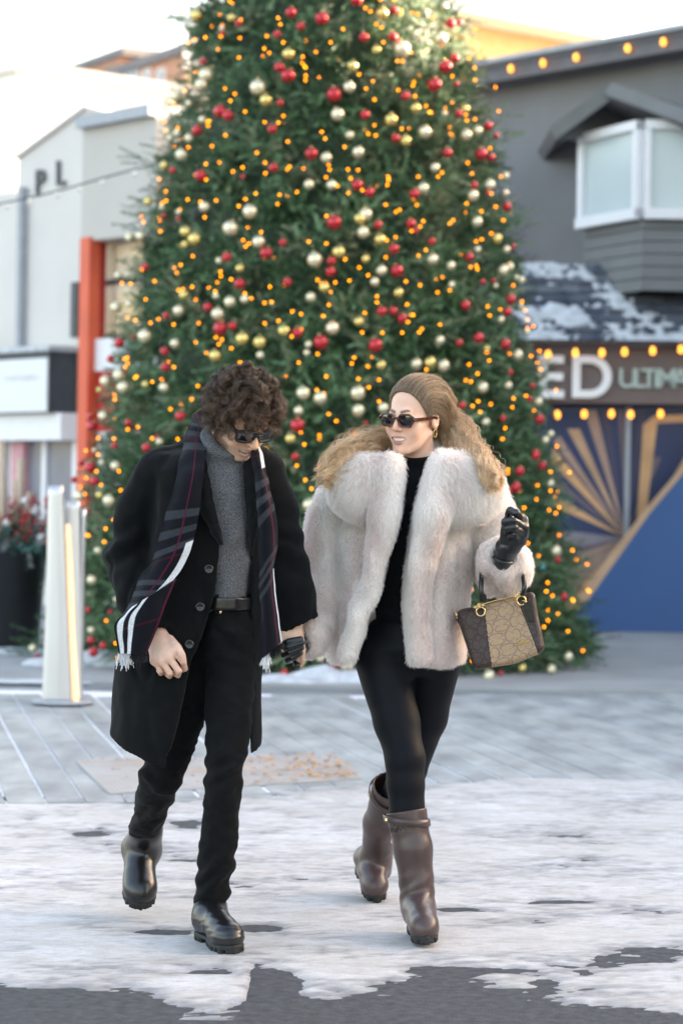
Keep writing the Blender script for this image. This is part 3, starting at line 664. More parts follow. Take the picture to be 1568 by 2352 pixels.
# dense inner foliage body the boughs are wired to
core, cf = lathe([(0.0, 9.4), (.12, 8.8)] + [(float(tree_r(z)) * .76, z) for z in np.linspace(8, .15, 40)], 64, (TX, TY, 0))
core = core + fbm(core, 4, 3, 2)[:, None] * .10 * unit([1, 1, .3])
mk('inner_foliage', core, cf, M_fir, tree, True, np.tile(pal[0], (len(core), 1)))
# ---- where a photo point meets the tree's skin
def on_tree(px, py, off=0.0):
    r = P(px, py, 1.0) - [0, 0, CAMH]; o = np.array([0, 0, CAMH]); best = None
    ts = np.linspace(TY - 2.6, TY + .2, 240); Q = o + r * ts[:, None]
    rad_ = np.hypot(Q[:, 0] - TX, Q[:, 1] - TY) - (tree_r(Q[:, 2]) + off); k = np.argmax(rad_ < 0)
    if rad_[k] < 0: return Q[k]
    k = np.argmin(rad_); return Q[k]
# ---- baubles:  tile origin, tile scale, rows of (x, y, diameter, colour)
TILES = [
 (600, 0, 2.24, 'g305,130,110 r1100,105,100 r1355,155,120 r1182,220,80 g600,150,75 r660,195,65 r525,278,50 w520,238,50 r985,288,75 r362,515,65 g1080,455,110 r1002,565,95 r1075,635,125 w385,630,125 w350,712,115 w822,735,145 g890,842,110 w135,810,100 w240,870,60 r1008,865,65 r505,935,120 r572,970,105 w358,1005,70 r312,1095,100 w145,1118,70 w85,1160,60 w245,1160,80 r942,1085,85 w182,1300,110 g38,1390,80 r108,1430,65 r340,1475,110 r1270,1290,115 w1395,1325,100 r952,1408,85 r695,1485,45 w1250,1550,90 r1460,795,135 w1490,962,120'),
 (1200, 0, 2.24, 'r305,0,110 g522,110,105 r620,85,75 w1040,50,65 r1090,195,95 r1165,187,60 r365,315,90 r608,310,90 w1008,325,125 w683,410,150 g472,420,85 g272,552,95 r1130,485,80 r1050,560,120 r958,712,130 w242,732,105 r715,808,85 r1143,705,50 g800,910,95 r375,965,90 g593,1008,120 r1160,955,75 g1215,918,85 w1043,955,50 r1410,1060,85 w1225,1135,100 w1320,1100,85 r1475,1140,55 w250,1135,75 r632,1160,80 g715,1185,105 w875,1110,120 w318,1278,105 r1065,1285,90 r1350,1295,115 r1435,1325,75 w962,1410,85 r310,1555,105 w1420,1555,100 r1290,1558,70 w95,1555,90'),
 (400, 700, 2.24, 'g350,125,80 w465,172,50 w605,213,50 r480,245,45 r605,270,45 w820,170,95 w1205,210,130 w1040,350,140 g663,378,100 g740,440,120 g660,485,70 w195,425,85 w285,415,85 w1275,465,115 r1340,558,110 r1477,470,70 r1010,592,90 w945,622,60 r325,675,70 g1120,685,80 w100,745,70 r1117,815,100 r1517,803,80 g650,910,85 w918,918,60 w1035,968,105 w1160,945,80 w80,1015,100 w190,985,65 r850,1012,85 w605,1042,100 r500,1085,65 w935,1070,120 r955,1190,130 r1057,1170,80 w323,1255,125 r225,1262,40 r108,1310,95 w572,1318,85 g1138,1278,120 g1285,1308,120 g1488,1212,110 r490,1382,80 r35,1445,70 g913,1420,110 w1290,1415,70 r495,1515,85 w105,1560,80'),
 (1000, 700, 2.24, 'r860,48,95 r1238,60,95 w1312,15,100 w828,235,120 g780,270,105 r565,300,135 r932,320,80 r1207,310,90 r1250,370,55 w808,385,110 g950,445,105 r1065,522,95 r1385,460,70 g603,550,115 w402,615,140 w1392,612,100 r542,625,85 g828,608,75 r535,715,90 w962,705,95 r1090,708,120 w905,800,80 g482,848,95 w370,928,90 w1545,665,80 w1550,825,60 g1105,892,90 r965,1048,95 r1060,1045,80 r1135,1107,95 g772,1135,90 w550,1190,120 r258,1228,95 r453,1308,135 w350,1325,65 w335,1395,60 r910,1332,130 w1455,1290,80 w1255,1490,95 g1367,1480,110 w1482,1505,110 g960,1500,85'),
 (1600, 500, 2.6133, 'w768,420,80 w450,612,120 r595,585,55 w768,585,75 r780,720,100 w488,868,115 g685,1035,110 w495,1140,70 w778,1140,80 r842,1110,60 r415,1213,95 w745,1345,115 w812,1310,90 w920,1440,80 w875,1415,55 r545,1455,60 r650,1447,50 w672,1495,55'),
 (1600, 1100, 2.6133, 'r820,60,110 r378,118,105 r787,183,100 w725,258,75 w918,130,60 r505,438,115 r768,500,115 r317,487,80 g585,545,70 w888,605,115 w978,378,70 r817,775,60 w548,925,115 w797,905,85 r1035,908,65 r1008,1035,65 w1090,1065,95 r343,1100,85 r745,1228,75 w577,1262,85 r1103,1235,110 w1210,1380,80 w1160,1440,85 w403,1410,80 r1065,1560,75 w45,855,100'),
 (200, 1300, 2.6133, 'r560,120,80 w645,280,125 w515,340,120 w688,400,130 g455,425,65 g905,370,75 w1085,400,100 w490,680,105 r380,780,110 r362,690,70 r735,745,75 r1245,680,110 r602,968,75 w1040,930,75 r1020,890,50 r915,990,100 w475,1135,60 w608,1170,100 r275,1140,75 r362,1185,120 r205,1305,70 r405,1320,105 w257,1465,115 g455,1455,80 w548,1510,130 r1540,400,80 w405,1015,50'),
 (1000, 1350, 2.6133, 'w358,325,145 w523,375,140 w890,325,155 w897,495,130 w312,498,100 r300,640,155 g232,772,110 r278,948,85 w130,1030,90 r520,1045,75 w415,1420,135 w1140,470,110 r968,622,50'),
 (0, 1900, 2.6133, 'r868,38,50 w960,430,75 w900,720,100 r865,1010,60 w803,1035,70 w895,1210,75 r893,1310,85 r1010,1362,80 r920,1425,105 w330,1390,95 r375,1468,60 r815,645,60 r1080,1030,45 w1135,910,50'),
 (950, 1950, 2.851, 'w450,285,130 w717,1470,105 w545,1480,80 g512,1545,80 r330,1640,105 r880,1555,75 w975,1565,110 w1040,1575,60'),
 (1700, 1650, 1.8233, 'r560,108,70 r607,175,65 r452,213,75 r425,325,82 r375,358,58 w227,128,70 w663,298,55 w700,760,80 r712,820,45 r755,1072,60 w785,1482,70 w668,1570,75 w240,1615,95 r322,1597,40 w470,1705,55 t610,870,50 g470,1560,60'),
]
M_ball = {'r': mat('red_bauble', (.50, .012, .022), .22, .55, var=.06, coat=.6), 'g': mat('gold_bauble', (.72, .56, .20), .25, .85, var=.05), 'w': mat('champagne_bauble', (.74, .66, .46), .30, .7, var=.05), 't': mat('teal_bauble', (.03, .22, .22), .25, .5)}
M_cap = mat('bauble_cap', (.75, .62, .30), .3, 1.0)
a_ = np.linspace(0, math.pi, 15); prof = [(math.sin(x), -math.cos(x)) for x in a_]
bv, bf = lathe(prof, 24); cv, cf2 = lathe([(.0, 1.16), (.16, 1.16), (.17, .96), (.0, .95)], 12)
hv, hf = tube(np.array([[.07 * math.sin(x), 0, 1.22 - .08 * math.cos(x)] for x in np.linspace(0, 2 * math.pi, 9)[:-1]]), .018, 5, True)
capV = np.concatenate([cv, hv]); capF = np.concatenate([cf2, hf[0] + len(cv)])
ball_me = {k: mesh(bv, bf, m, True, name='ball') for k, m in M_ball.items()}; cap_me = mesh(capV, capF, M_cap, True, name='cap')
NAMES = {'r': 'shiny red', 'g': 'shiny gold', 'w': 'satin champagne', 't': 'teal'}
for x0, y0, s, rows in TILES:
    for row in rows.split():
        x, y, dm = map(float, row[1:].split(',')); k = row[0]
        px, py = (x0 + x / s) * .6125, (y0 + y / s) * .6125; dpx = dm / s * .6125
        pos = on_tree(px, py, np.interp(py, [0, 700, 1500], [.13, .18, .24]) - dpx / FPX * 18 * .3); r = dpx / FPX * pos[1] / 2 * .93
        sz_ = 'small' if r < .042 else ('medium' if r < .058 else 'large')
        o = bpy.data.objects.new('bauble', ball_me[k]); COL.objects.link(o); o.location = pos; o.scale = (r, r, r); o.rotation_euler = (rng.uniform(-.35, .35), rng.uniform(-.35, .35), rng.uniform(0, 6))
        tag(o, f'{sz_} {NAMES[k]} ball hanging on the Christmas tree', 'bauble', f'{sz_} {NAMES[k]} baubles on the tree')
        cpo = bpy.data.objects.new('cap', cap_me); COL.objects.link(cpo); cpo.parent = o
# ---- amber fairy lights, eight strings zigzagging over the tree
M_fairy = glow('fairy_light_glow', (1.0, .285, .005), 1.75)
M_wire = mat('green_wire', (.02, .05, .03), .6)
fv, ff = lathe([(0, -.5), (.62, -.42), (1, .2), (.75, .95), (.25, 1.4), (0, 1.5)], 8); bulb_me = mesh(fv * .0068, ff, M_fairy, True, name='bulb')
bands = np.linspace(.12, 5.55, 9)
for si in range(8):
    z0, z1 = bands[si], bands[si + 1]; n = int(36 + 54 * float(tree_r((z0 + z1) / 2)) / 2.0)
    pts = []
    for i in range(n):
        f = i / n; rows_ = 3; rw = int(f * rows_); g = f * rows_ - rw; g = g if rw % 2 == 0 else 1 - g
        th_ = -math.acos(np.clip(1 - 2 * g, -1, 1)) + rng.normal(0, .08); z = z0 + (z1 - z0) * ((rw + .5) / rows_) + rng.normal(0, (z1 - z0) / 6)
        z = max(z, .07); rr_ = float(tree_r(z)) + rng.uniform(-.06, .09); pts.append([TX + rr_ * math.cos(th_), TY + rr_ * math.sin(th_), z])
    pts = np.array(pts); t = thing('string_lights', tuple(pts[0]), 'string of small amber fairy lights wound over the Christmas tree', 'string lights', 'fairy light strings on the Christmas tree')
    cen = np.array([TX, TY, 0]); inw = pts.copy(); inw[:, :2] += (cen[:2] - pts[:, :2]) * .03
    V, F = tube(catmull(inw, n * 3), .004, 4); mk('cable', V, F, M_wire, t)
    for q_ in pts:
        o = bpy.data.objects.new('bulb', bulb_me); COL.objects.link(o); o.parent = t; o.location = q_ - ORG[t]; o.rotation_euler = (rng.uniform(-1, 1), rng.uniform(-1, 1), 0)
        if rng.random() < .15:
            o2 = o.copy(); COL.objects.link(o2); o2.location = q_ - ORG[t] + rng.normal(0, .05, 3)
# ---- snow at the foot of the tree
for k, (x, y, rx, rz_) in enumerate(((40, 1500, .42, .06), (150, 1530, .3, .06), (262, 1530, .4, .11), (640, 1568, .45, .05), (745, 1566, .25, .10), (820, 1568, .3, .07), (30, 1568, .5, .02))):
    g = G(x, y + 8); V, F = lathe([(0, 1), (.35, .95), (.7, .6), (.9, .25), (1, 0)], 28, (0, 0, 0)); V = V * [rx, .15, rz_]
    V = V * (1 + fbm(V + k * 7, 5, 3, k)[:, None] * .35) + [g[0], g[1] + .1, .022]; o = mk('snow_heap', V, F, M_snowp, None, True)
    tag(o, 'low heap of white snow at the foot of the decorated tree', 'snow heap', 'snow heaps round the tree')
# ================================================================== PLANTER (left edge)
M_black = mat('black_planter', (.012, .013, .016), .35, var=.2, scale=3)
M_green = mat('planter_greens', (.03, .09, .07), .6, attr=True, var=.2)
g0 = G(28, 1490); pl = thing('planter', tuple(g0), 'tall black round planter filled with winter greens and berries', 'planter')
hP = P(28, 1245, g0[1])[2]; rt = 78 / FPX * g0[1]
V, F = lathe([(0, .01), (rt * .74, .01), (rt * .78, .03), (rt * 1.0, hP - .06), (rt * 1.05, hP - .05), (rt * 1.05, hP), (rt * .97, hP), (rt * .93, hP - .12), (0, hP - .12)], 40, (g0[0], g0[1], 0)); mk('pot', V, F, M_black, pl)
def sprigs(name, base, n, up, spread, ln, nl_, cols, parent, K=30, droop=0.0):
    d = rng.normal(0, spread, (n, 3)) + up; d /= np.linalg.norm(d, axis=1)[:, None]; d[:, 2] -= droop * rng.random(n)
    p_ = base + rng.normal(0, .5, (n, 3)) * [rt, rt, .04]; L_ = ln * rng.uniform(.6, 1.2, n)
    u_ = np.cross(d, [.1, .3, 1.]); u_ /= np.linalg.norm(u_, axis=1)[:, None]; v_ = np.cross(d, u_); t_ = rng.random((n, K)); ph_ = rng.uniform(0, 6.28, (n, K))
    b_ = p_[:, None] + d[:, None] * (L_[:, None] * t_)[..., None]; r_ = np.cos(ph_)[..., None] * u_[:, None] + np.sin(ph_)[..., None] * v_[:, None]
    nd_ = r_ + d[:, None] * .6; s_ = np.cross(nd_, d[:, None]); s_ /= np.linalg.norm(s_, axis=2)[..., None] + 1e-6
    V = np.stack([b_ - s_ * .006, b_ + s_ * .006, b_ + nd_ * nl_], 2).reshape(-1, 3)
    c_ = np.repeat(np.array(cols)[rng.integers(0, len(cols), n)], K * 3, 0); return mk(name, V, np.arange(len(V)).reshape(-1, 3), M_green, parent, False, c_)
top = np.array([g0[0], g0[1], hP])
sprigs('evergreen_foliage', top + [0, 0, -.02], 110, [0, -.1, .35], .6, .26, .05, [(.02, .10, .08), (.03, .12, .10), (.05, .14, .12), (.30, .36, .36)], pl, droop=.5)
sprigs('dry_foliage', top, 60, [0, 0, 1], .35, .40, .045, [(.16, .10, .05), (.22, .13, .07), (.12, .10, .05), (.20, .04, .03)], pl)
M_birch = mat('birch_log', (.60, .46, .36), .8, var=.25, scale=20, stretch=(1, 1, .3)); M_berry = mat('red_berry', (.42, .01, .02), .3); M_wb = mat('white_bauble', (.72, .70, .72), .4)
for x, y, x2, y2, r in ((8, 1230, 3, 1010, .03), (40, 1240, 50, 1052, .032), (30, 1240, 36, 1100, .026), (62, 1240, 66, 1130, .022)):
    V, F = tube(np.array([P(x, y, g0[1]), P((x + x2) / 2 + 1, (y + y2) / 2, g0[1]), P(x2, y2, g0[1])]), r, 10); mk('birch_log', V, F, M_birch, pl)
iv, if_ = lathe([(math.sin(x), -math.cos(x)) for x in np.linspace(0, math.pi, 7)], 8)
for k in range(70):
    x, y = rng.normal(70, 34), rng.uniform(1140, 1250); q_ = P(min(x, 108), y, g0[1] - rng.uniform(0, .3)); mk('berry', iv * rng.uniform(.012, .02) + q_, if_, M_berry, pl)
for x, y, r in ((82, 1172, .04), (95, 1235, .035), (58, 1150, .03), (18, 1200, .035), (100, 1190, .03)): mk('white_ball', iv * r + P(x, y, g0[1] - .2), if_, M_wb, pl)
# ================================================================== BOLLARD with light strip
M_alu = mat('brushed_aluminium', (.60, .60, .61), .36, .75, var=.05, scale=6, stretch=(6, 6, .3))
M_strip = glow('warm_strip_glow', (1.0, .66, .38), .15)
g1 = G(143, 1624); D1 = g1[1]; bo = thing('bollard', tuple(g1), 'tapered twin blade aluminium bollard with a warm light strip', 'bollard')
def blade(name, L, Rr, depth0, th_, m, ybot, yt, parent=bo):
    """L, Rr: lists of (y, x) for left and right edges"""
    ys = np.linspace(yt, ybot, 26); V = []
    for y in ys:
        xl = np.interp(y, [a[0] for a in L], [a[1] for a in L]); xr = np.interp(y, [a[0] for a in Rr], [a[1] for a in Rr])
        for s in np.linspace(0, 1, 9):
            q_ = P(xl + (xr - xl) * s, y, D1); V.append(q_ + [0, depth0 - .012 * math.sin(math.pi * s), 0])
        for s in np.linspace(1, 0, 9):
            q_ = P(xl + (xr - xl) * s, y, D1); V.append(q_ + [0, depth0 + th_ + .02 * math.sin(math.pi * s), 0])
    V = np.array(V); n = 18; V[-n:, 2] = np.maximum(V[-n:, 2], .026)
    F = [[i * n + k, i * n + (k + 1) % n, (i + 1) * n + (k + 1) % n, (i + 1) * n + k] for i in range(25) for k in range(n)]
    return mk(name, V, [np.array(F)[:, ::-1], np.array([list(range(n))]), np.array([list(range(25 * n, 26 * n))[::-1]])], m, parent)
blade('front_blade', [(1115, 112), (1300, 109), (1450, 105), (1624, 97)], [(1115, 145), (1210, 149), (1400, 157), (1624, 167)], -.03, .07, M_alu, 1622, 1115)
blade('rear_blade', [(1150, 149), (1624, 160)], [(1150, 180), (1400, 184), (1624, 187)], .06, .05, M_alu, 1620, 1150)
blade('rear_fin', [(1170, 183), (1624, 180)], [(1170, 195), (1300, 190), (1624, 186)], .09, .03, M_alu, 1618, 1170)
blade('light_strip', [(1205, 151), (1300, 154), (1450, 159), (1624, 167)], [(1205, 157), (1300, 164), (1450, 170), (1624, 181)], .03, .03, M_strip, 1621, 1205)
V, F = lathe([(0, .0), (.19, .0), (.19, .012), (.0, .012)], 32, (g1[0], g1[1] + .05, .024)); mk('base_plate', V, F, M_trim, bo)
# ================================================================== PEOPLE
def rotm(yaw, pitch, roll):
    """head axes as columns: subject's left, back, up.  yaw > 0 turns the face to picture right"""
    cy, sy, cp, sp = math.cos(yaw), math.sin(yaw), math.cos(pitch), math.sin(pitch)
    f = np.array([sy * cp, -cy * cp, -sp]); r = np.array([cy, sy, 0]); u = np.cross(r, -f)
    if u[2] < 0: u = -u
    cr, sr = math.cos(roll), math.sin(roll); r2 = r * cr - u * sr; u2 = u * cr + r * sr
    return np.stack([r2, -f, u2], 1)
def mir(a): return [np.array([s * a[0], a[1], a[2]]) for s in (-1, 1)]
def head_f(q, male):
    d = ell(q, [0, .014, .034], [.073, .094, .086])
    d = smin(d, ell(q, [0, -.03, -.03], [.060, .060, .085]), .02)
    d = smin(d, ell(q, [0, -.036, -.078], [.046 if not male else .050, .048, .040]), .02)
    d = smin(d, ell(q, [0, -.079, -.103], [.017 if not male else .020, .014, .013]), .018)
    for s in (-1, 1):
        d = smin(d, rcone(q, np.array([s * .055, .002, -.055]), np.array([s * .020, -.068, -.103]), .013, .011), .02)
        d = smin(d, ell(q, [s * .041, -.058, -.024], [.021, .021, .020]), .022)
        d = smin(d, ell(q, [s * .036, -.067, -.045], [.020, .018, .020]), .022)
        d = smax(d, -ell(q, [s * .031, -.098, .000], [.019, .011, .010]), .012)
        d = smin(d, ell(q, [s * .031, -.0755, .000], [.0135, .0125, .0125]), .004)
    d = smin(d, rcone(q, np.array([-.030, -.080, .019]), np.array([.030, -.080, .019]), .008, .008), .018)
    d = smin(d, rcone(q, np.array([0, -.085, .012]), np.array([0, -.107 if not male else -.111, -.031]), .0065, .0098 if not male else .0125), .010)
    for s in (-1, 1): d = smin(d, ell(q, [s * .0115, -.096, -.035], [.0068, .0085, .0065]), .006)
    for s in (-1, 1): d = smax(d, -ell(q, [s * .006, -.104, -.043], [.0032, .004, .003]), .003)
    # smiling mouth: muzzle, lips, opening
    d = smin(d, ell(q, [0, -.074, -.070], [.034, .0175, .022]), .016)
    mo = mouth_open(q); d = smax(d, -mo, .0025)
    up, lo = lips(q); d = smin(d, up, .004); d = smin(d, lo, .004)
    for s in (-1, 1):
        e = ell(q, [s * .074, .014, -.012], [.009, .018, .030]); e = smax(e, -ell(q, [s * .083, .010, -.010], [.006, .010, .019]), .004); d = smin(d, e, .006)
    return d
MALE = False
def mouth_open(q):
    t = np.clip(np.abs(q[:, 0]) / .033, 0, 1.2); q2 = q.copy(); q2[:, 2] -= .0085 * t ** 2; q2[:, 1] -= .020 * t ** 2
    return ell(q2, [0, -.094, -.0725 if MALE else -.0708], [.0312, .014, .0088 if MALE else .0076])
def arc(z0, y0, n=9): return np.array([[x, y0 + (-.0735 - y0) * (abs(x) / .033) ** 2, z0 + (-.0590 - z0) * (abs(x) / .033) ** 2] for x in np.linspace(-.033, .033, n)])
UPL, LOL = arc(-.0612, -.0950), arc(-.0808, -.0930)
def lips(q): return chain(q, UPL, [.0016, .0026, .0033, .0037, .0032, .0037, .0033, .0026, .0016]), chain(q, LOL - ([0, 0, .004] * np.ones(3) if MALE else 0), [.0016, .0030, .0042, .0048, .0050, .0048, .0042, .0030, .0016])
def head_cols(q, male, base):
    c = np.tile(np.array(base, float), (len(q), 1))
    up, lo = lips(q); m = np.clip(1 - np.minimum(up, lo) / .0018, 0, 1) * (q[:, 1] < -.075)
    lipc = np.array([.50, .19, .165] if not male else [.58, .31, .26]); c += (lipc - c) * (m * .9)[:, None]
    for s in (-1, 1):
        b = np.exp(-(((q[:, 0] - s * .040) / .02) ** 2 + ((q[:, 2] + .035) / .022) ** 2)) * (q[:, 1] < -.03); c += (np.array(base) * [1.02, .80, .78] - c) * (b * .55)[:, None]
        br = chain(q, np.array([[s * .014, -.092, .020], [s * .032, -.088, .0265], [s * .048, -.074, .022]]), [.004, .0042, .002]); m = np.clip(1 - br / .0025, 0, 1); c += (np.array([.14, .07, .035]) - c) * (m * .85)[:, None]
    ns_ = np.exp(-((q[:, 0] / .014) ** 2 + ((q[:, 2] + .035) / .014) ** 2)) * (q[:, 1] < -.09); c += (np.array(base) * [1.0, .82, .78] - c) * (ns_ * .6)[:, None]
    if male:
        st = np.clip((-.05 - q[:, 2]) / .02, 0, 1) * np.clip((-.01 - q[:, 1]) / .03, 0, 1); c += (np.array([.36, .26, .21]) - c) * (st * .28)[:, None]
    mo = mouth_open(q); ins = (mo < .0015) & (up > .001) & (lo > .001); c[ins] = [.20, .06, .05]
    return c
def teeth(parent, R, o, s, m):
    V = []
    xs = np.linspace(-.0275, .0275, 25); F = []
    for x in xs:
        t = abs(x) / .033; y = -.0942 + .020 * t ** 2 - .0007 * abs(math.cos(x * math.pi / .0072)); zb = -.0742 + .0092 * t ** 2 + .0004 * math.cos(x * 2 * math.pi / .0072)
        for z, yy in ((-.0615 + .003 * t ** 2, y + .001), (-.066 + .004 * t ** 2, y), (zb, y + .0006), (zb, y + .005)): V.append([x, yy, z])
    for i in range(24):
        for k in range(3): a = i * 4 + k; F.append([a, a + 4, a + 5, a + 1])
    V = (np.array(V) * s) @ R.T + o; mk('teeth', V, np.array(F)[:, ::-1], m, parent)
def to_world(q, R, o, s): return (np.asarray(q, float) * s) @ R.T + o
M_skinM = mat('skin_warm', (.6, .42, .33), .5, attr=True, var=.05, scale=60, sss=.12, spec=.35, bump=.05, bscale=400)
M_skinW = mat('skin_fair', (.7, .5, .42), .45, attr=True, var=.03, scale=60, sss=.12, spec=.35)
M_teeth = mat('teeth', (.95, .90, .80), .25, var=.03)
M_lens = mat('smoked_lens', (.012, .012, .016), .06, var=.1, spec=.9, coat=.5)
M_blackp = mat('black_acetate', (.008, .008, .009), .18, var=.1, spec=.6)
M_tort = mat('tortoiseshell', (.012, .004, .003), .2, scale=70, col2=(.13, .032, .007), spec=.6)
M_goldm = mat('gold_metal', (.80, .58, .28), .25, 1.0, var=.05)
M_bwool = mat('black_wool', (.0042, .0050, .0056), .95, var=.3, scale=25, bump=.25, bscale=500, sheen=.05, spec=.12)
M_denim = mat('black_denim', (.0040, .0044, .0052), .85, var=.35, scale=30, bump=.3, bscale=420, spec=.15, sheen=.02)
M_sweat = mat('grey_melange_knit', (.032, .034, .038), .95, scale=330, col2=(.21, .215, .23), bump=.5, bscale=330, spec=.1)
M_leath = mat('black_leather', (.006, .006, .0068), .30, var=.25, scale=9, bump=.06, bscale=40, spec=.6)
M_rubb = mat('black_rubber', (.010, .010, .011), .7, var=.3, scale=30, bump=.3, bscale=80)
M_elast = mat('elastic_gore', (.012, .012, .013), .9, bump=.6, bscale=250)
def hand_f(palm, fingers, k=.006):
    """palm: list of (a, b, ra, rb); fingers: list of (points, radii)"""
    def f(Q):
        d = None
        for a, b, ra, rb in palm:
            e = rcone(Q, a, b, ra, rb); d = e if d is None else smin(d, e, .014)
        fd = None
        for pts, rs in fingers:
            e = chain(Q, pts, rs); fd = e if fd is None else np.minimum(fd, e)
        return smin(d, fd, k)
    return f
def bounds(pts, pad): pts = np.asarray(pts).reshape(-1, 3); return pts.min(0) - pad, pts.max(0) + pad
def hand_mesh(palm, fingers, h=.0022):
    f = hand_f(palm, fingers); A = np.array([a for p in palm for a in p[:2]] + [x for pts, _ in fingers for x in pts]); lo, hi = bounds(A, .04); return nets(f, lo, hi, h)
def glasses(parent, R, o, s, shape, yf, mrim, rimr, name='sunglasses', zc=0.0, wrap=.006):
    """shape: lens outline list (x, z) for subject's left lens relative to its centre"""
    def W(q): return to_world(q, R, o, s)
    rims = []
    for sg in (-1, 1):
        pts = np.array([[sg * (x + .033), yf + wrap * ((abs(x + .033)) / .06) ** 2, z + zc] for x, z in shape])
        pts = catmull(np.concatenate([pts, pts[:1]]), len(shape) * 4 + 1)[:-1] if len(shape) > 8 else pts
        rims.append(pts)
    V1, F1 = tube(W(rims[0]), rimr * s, 6, True); V2, F2 = tube(W(rims[1]), rimr * s, 6, True)
    br = np.array([[x, yf - .001 - .004 * (1 - (x / .012) ** 2), zc + .005 + .002 * (1 - (x / .012) ** 2)] for x in np.linspace(-.012, .012, 7)]); V3, F3 = tube(W(br), rimr * 1.1 * s, 6)
    allV, allF = cat3([(V1, F1[0]), (V2, F2[0]), (V3, F3[0])]); g = mk(name, allV, allF, mrim, parent)
    for sg, rim in zip((-1, 1), rims):
        n = len(rim); c = rim.mean(0) + [0, -.0025, 0]; mid = (rim + c) / 2 + [0, -.0018, 0]; V = np.concatenate([rim, mid, [c]])
        F = np.array([[i, (i + 1) % n, n + (i + 1) % n, n + i] for i in range(n)]); T = np.array([[n + i, n + (i + 1) % n, 2 * n] for i in range(n)])
        mk('lens', W(V), [F, T], M_lens, g)
        xh = max(abs(rim[:, 0])); zh = rim[np.argmax(abs(rim[:, 0])), 2] + .004; yb = rim[np.argmax(abs(rim[:, 0])), 1]
        tp = np.array([[sg * (xh - .001), yb - .001, zh], [sg * (xh + .006), yb + .006, zh], [sg * .076, -.03, zh - .001], [sg * .079, .012, zh - .002], [sg * .078, .04, zh - .022]])
        A = catmull(tp, 16); up = R[:, 2]; ins = R[:, 0] * sg; Aw = W(A); hh = np.linspace(.0052, .0030, 16) * s * (rimr / .003); V = []
        for a, h_ in zip(Aw, hh): V += [a - up * h_ - ins * .0012, a - up * h_ + ins * .0012, a + up * h_ + ins * .0012, a + up * h_ - ins * .0012]
        F = np.array([[i * 4 + k, i * 4 + (k + 1) % 4, i * 4 + 4 + (k + 1) % 4, i * 4 + 4 + k] for i in range(15) for k in range(4)] + [[0, 1, 2, 3], [63, 62, 61, 60]]); mk('temple', np.array(V), F, mrim, g, False)
        if mrim is M_tort:
            e = Aw[3]; V, F = box8(e + ins * .0022 * 1 + up * .0005, unit(Aw[5] - Aw[3]) * .006, up * .002, ins * .0008); mk('gold_plaque', V, F, M_goldm, g, False)
    return g
# ------------------------------------------------------------------ MAN
DM = 7.35
mb = P(490, 2165, 7.25); mb[2] = 0
man = thing('person', tuple(mb), 'person in long black coat, grey turtleneck and plaid scarf, looking down', 'person')
m_ = lambda x, y, d=0.0: P(x, y, DM + d)
sM = DM / FPX                                     # metres per photo pixel at his depth
RM = rotm(math.radians(38), math.radians(41), math.radians(-4)); oM = m_(555, 951, -.10)
# body: head and neck, hands, and the plainer body under the clothes, one mesh
nb0 = m_(497, 1075, .0)
def man_head(Q):
    global MALE
    MALE = True; q = (Q - oM) @ RM; d = head_f(q, True)
    nk = rcone(Q, nb0, to_world([0, .01, -.06], RM, oM, 1), .062, .050); return smin(d, nk, .02)
lo, hi = bounds([oM + [.16, .16, .17], oM - [.16, .16, .19], nb0], .02); Vh, Fh = nets(man_head, lo, hi, .0021)
baseM = (.80, .49, .35); ch = head_cols((Vh - oM) @ RM, True, baseM)
hw_ = m_(366, 1452, -.13); kn = [m_(x, y, d) for x, y, d in ((402, 1496, -.205), (389, 1511, -.215), (373, 1519, -.21), (357, 1517, -.195))]
palmR = [(m_(362, 1440, -.12), m_(369, 1472, -.15), .030, .031)] + [(m_(369 + (i - 1.5) * -9, 1474 + abs(i - 1.5) * 2, -.155), k_, .022, .0145) for i, k_ in enumerate(kn)] + [(kn[0], kn[3], .013, .012), (m_(374, 1486, -.16), m_(380, 1503, -.19), .028, .024)]
fR = [([kn[0], m_(421, 1521, -.215), m_(425, 1536, -.185), m_(413, 1541, -.165)], [0.0113, 0.0097, 0.0088, 0.0077]),
      ([kn[1], m_(411, 1541, -.22), m_(409, 1551, -.19), m_(396, 1545, -.17)], [0.0113, 0.0097, 0.0088, 0.0077]),
      ([kn[2], m_(391, 1546, -.215), m_(390, 1553, -.18), m_(380, 1545, -.16)], [0.0108, 0.0094, 0.0086, 0.0077]),
      ([kn[3], m_(369, 1541, -.20), m_(370, 1547, -.17), m_(364, 1540, -.15)], [0.0097, 0.0086, 0.0077, 0.0067]),
      ([m_(390, 1470, -.165), m_(408, 1487, -.21), m_(419, 1505, -.225), m_(423, 1521, -.225)], [0.0153, 0.0121, 0.0101, 0.0081])]
Vr, Fr = hand_mesh(palmR, fR)
palmL = [(m_(676, 1425, .02), m_(668, 1455, .0), .030, .027), (m_(668, 1455, .0), m_(676, 1488, -.01), .030, .026), (m_(655, 1462, -.01), m_(660, 1492, -.0), .017, .014), (m_(685, 1455, .0), m_(692, 1495, .0), .015, .013)]
fL = [([m_(692, 1492, -.005), m_(694, 1512, .0), m_(690, 1524, .02)], [.0115, .010, .0085]), ([m_(684, 1494, -.005), m_(686, 1515, .005), m_(680, 1520, .03)], [.0115, .010, .0085]),
      ([m_(674, 1494, 0), m_(673, 1512, .01), m_(668, 1514, .035)], [.011, .0095, .008]), ([m_(664, 1490, .0), m_(661, 1504, .012), m_(658, 1504, .03)], [.010, .0085, .0075]), ([m_(655, 1464, -.01), m_(648, 1478, -.02), m_(652, 1492, -.03)], [.013, .011, .009])]
Vl, Fl = hand_mesh(palmL, fL)
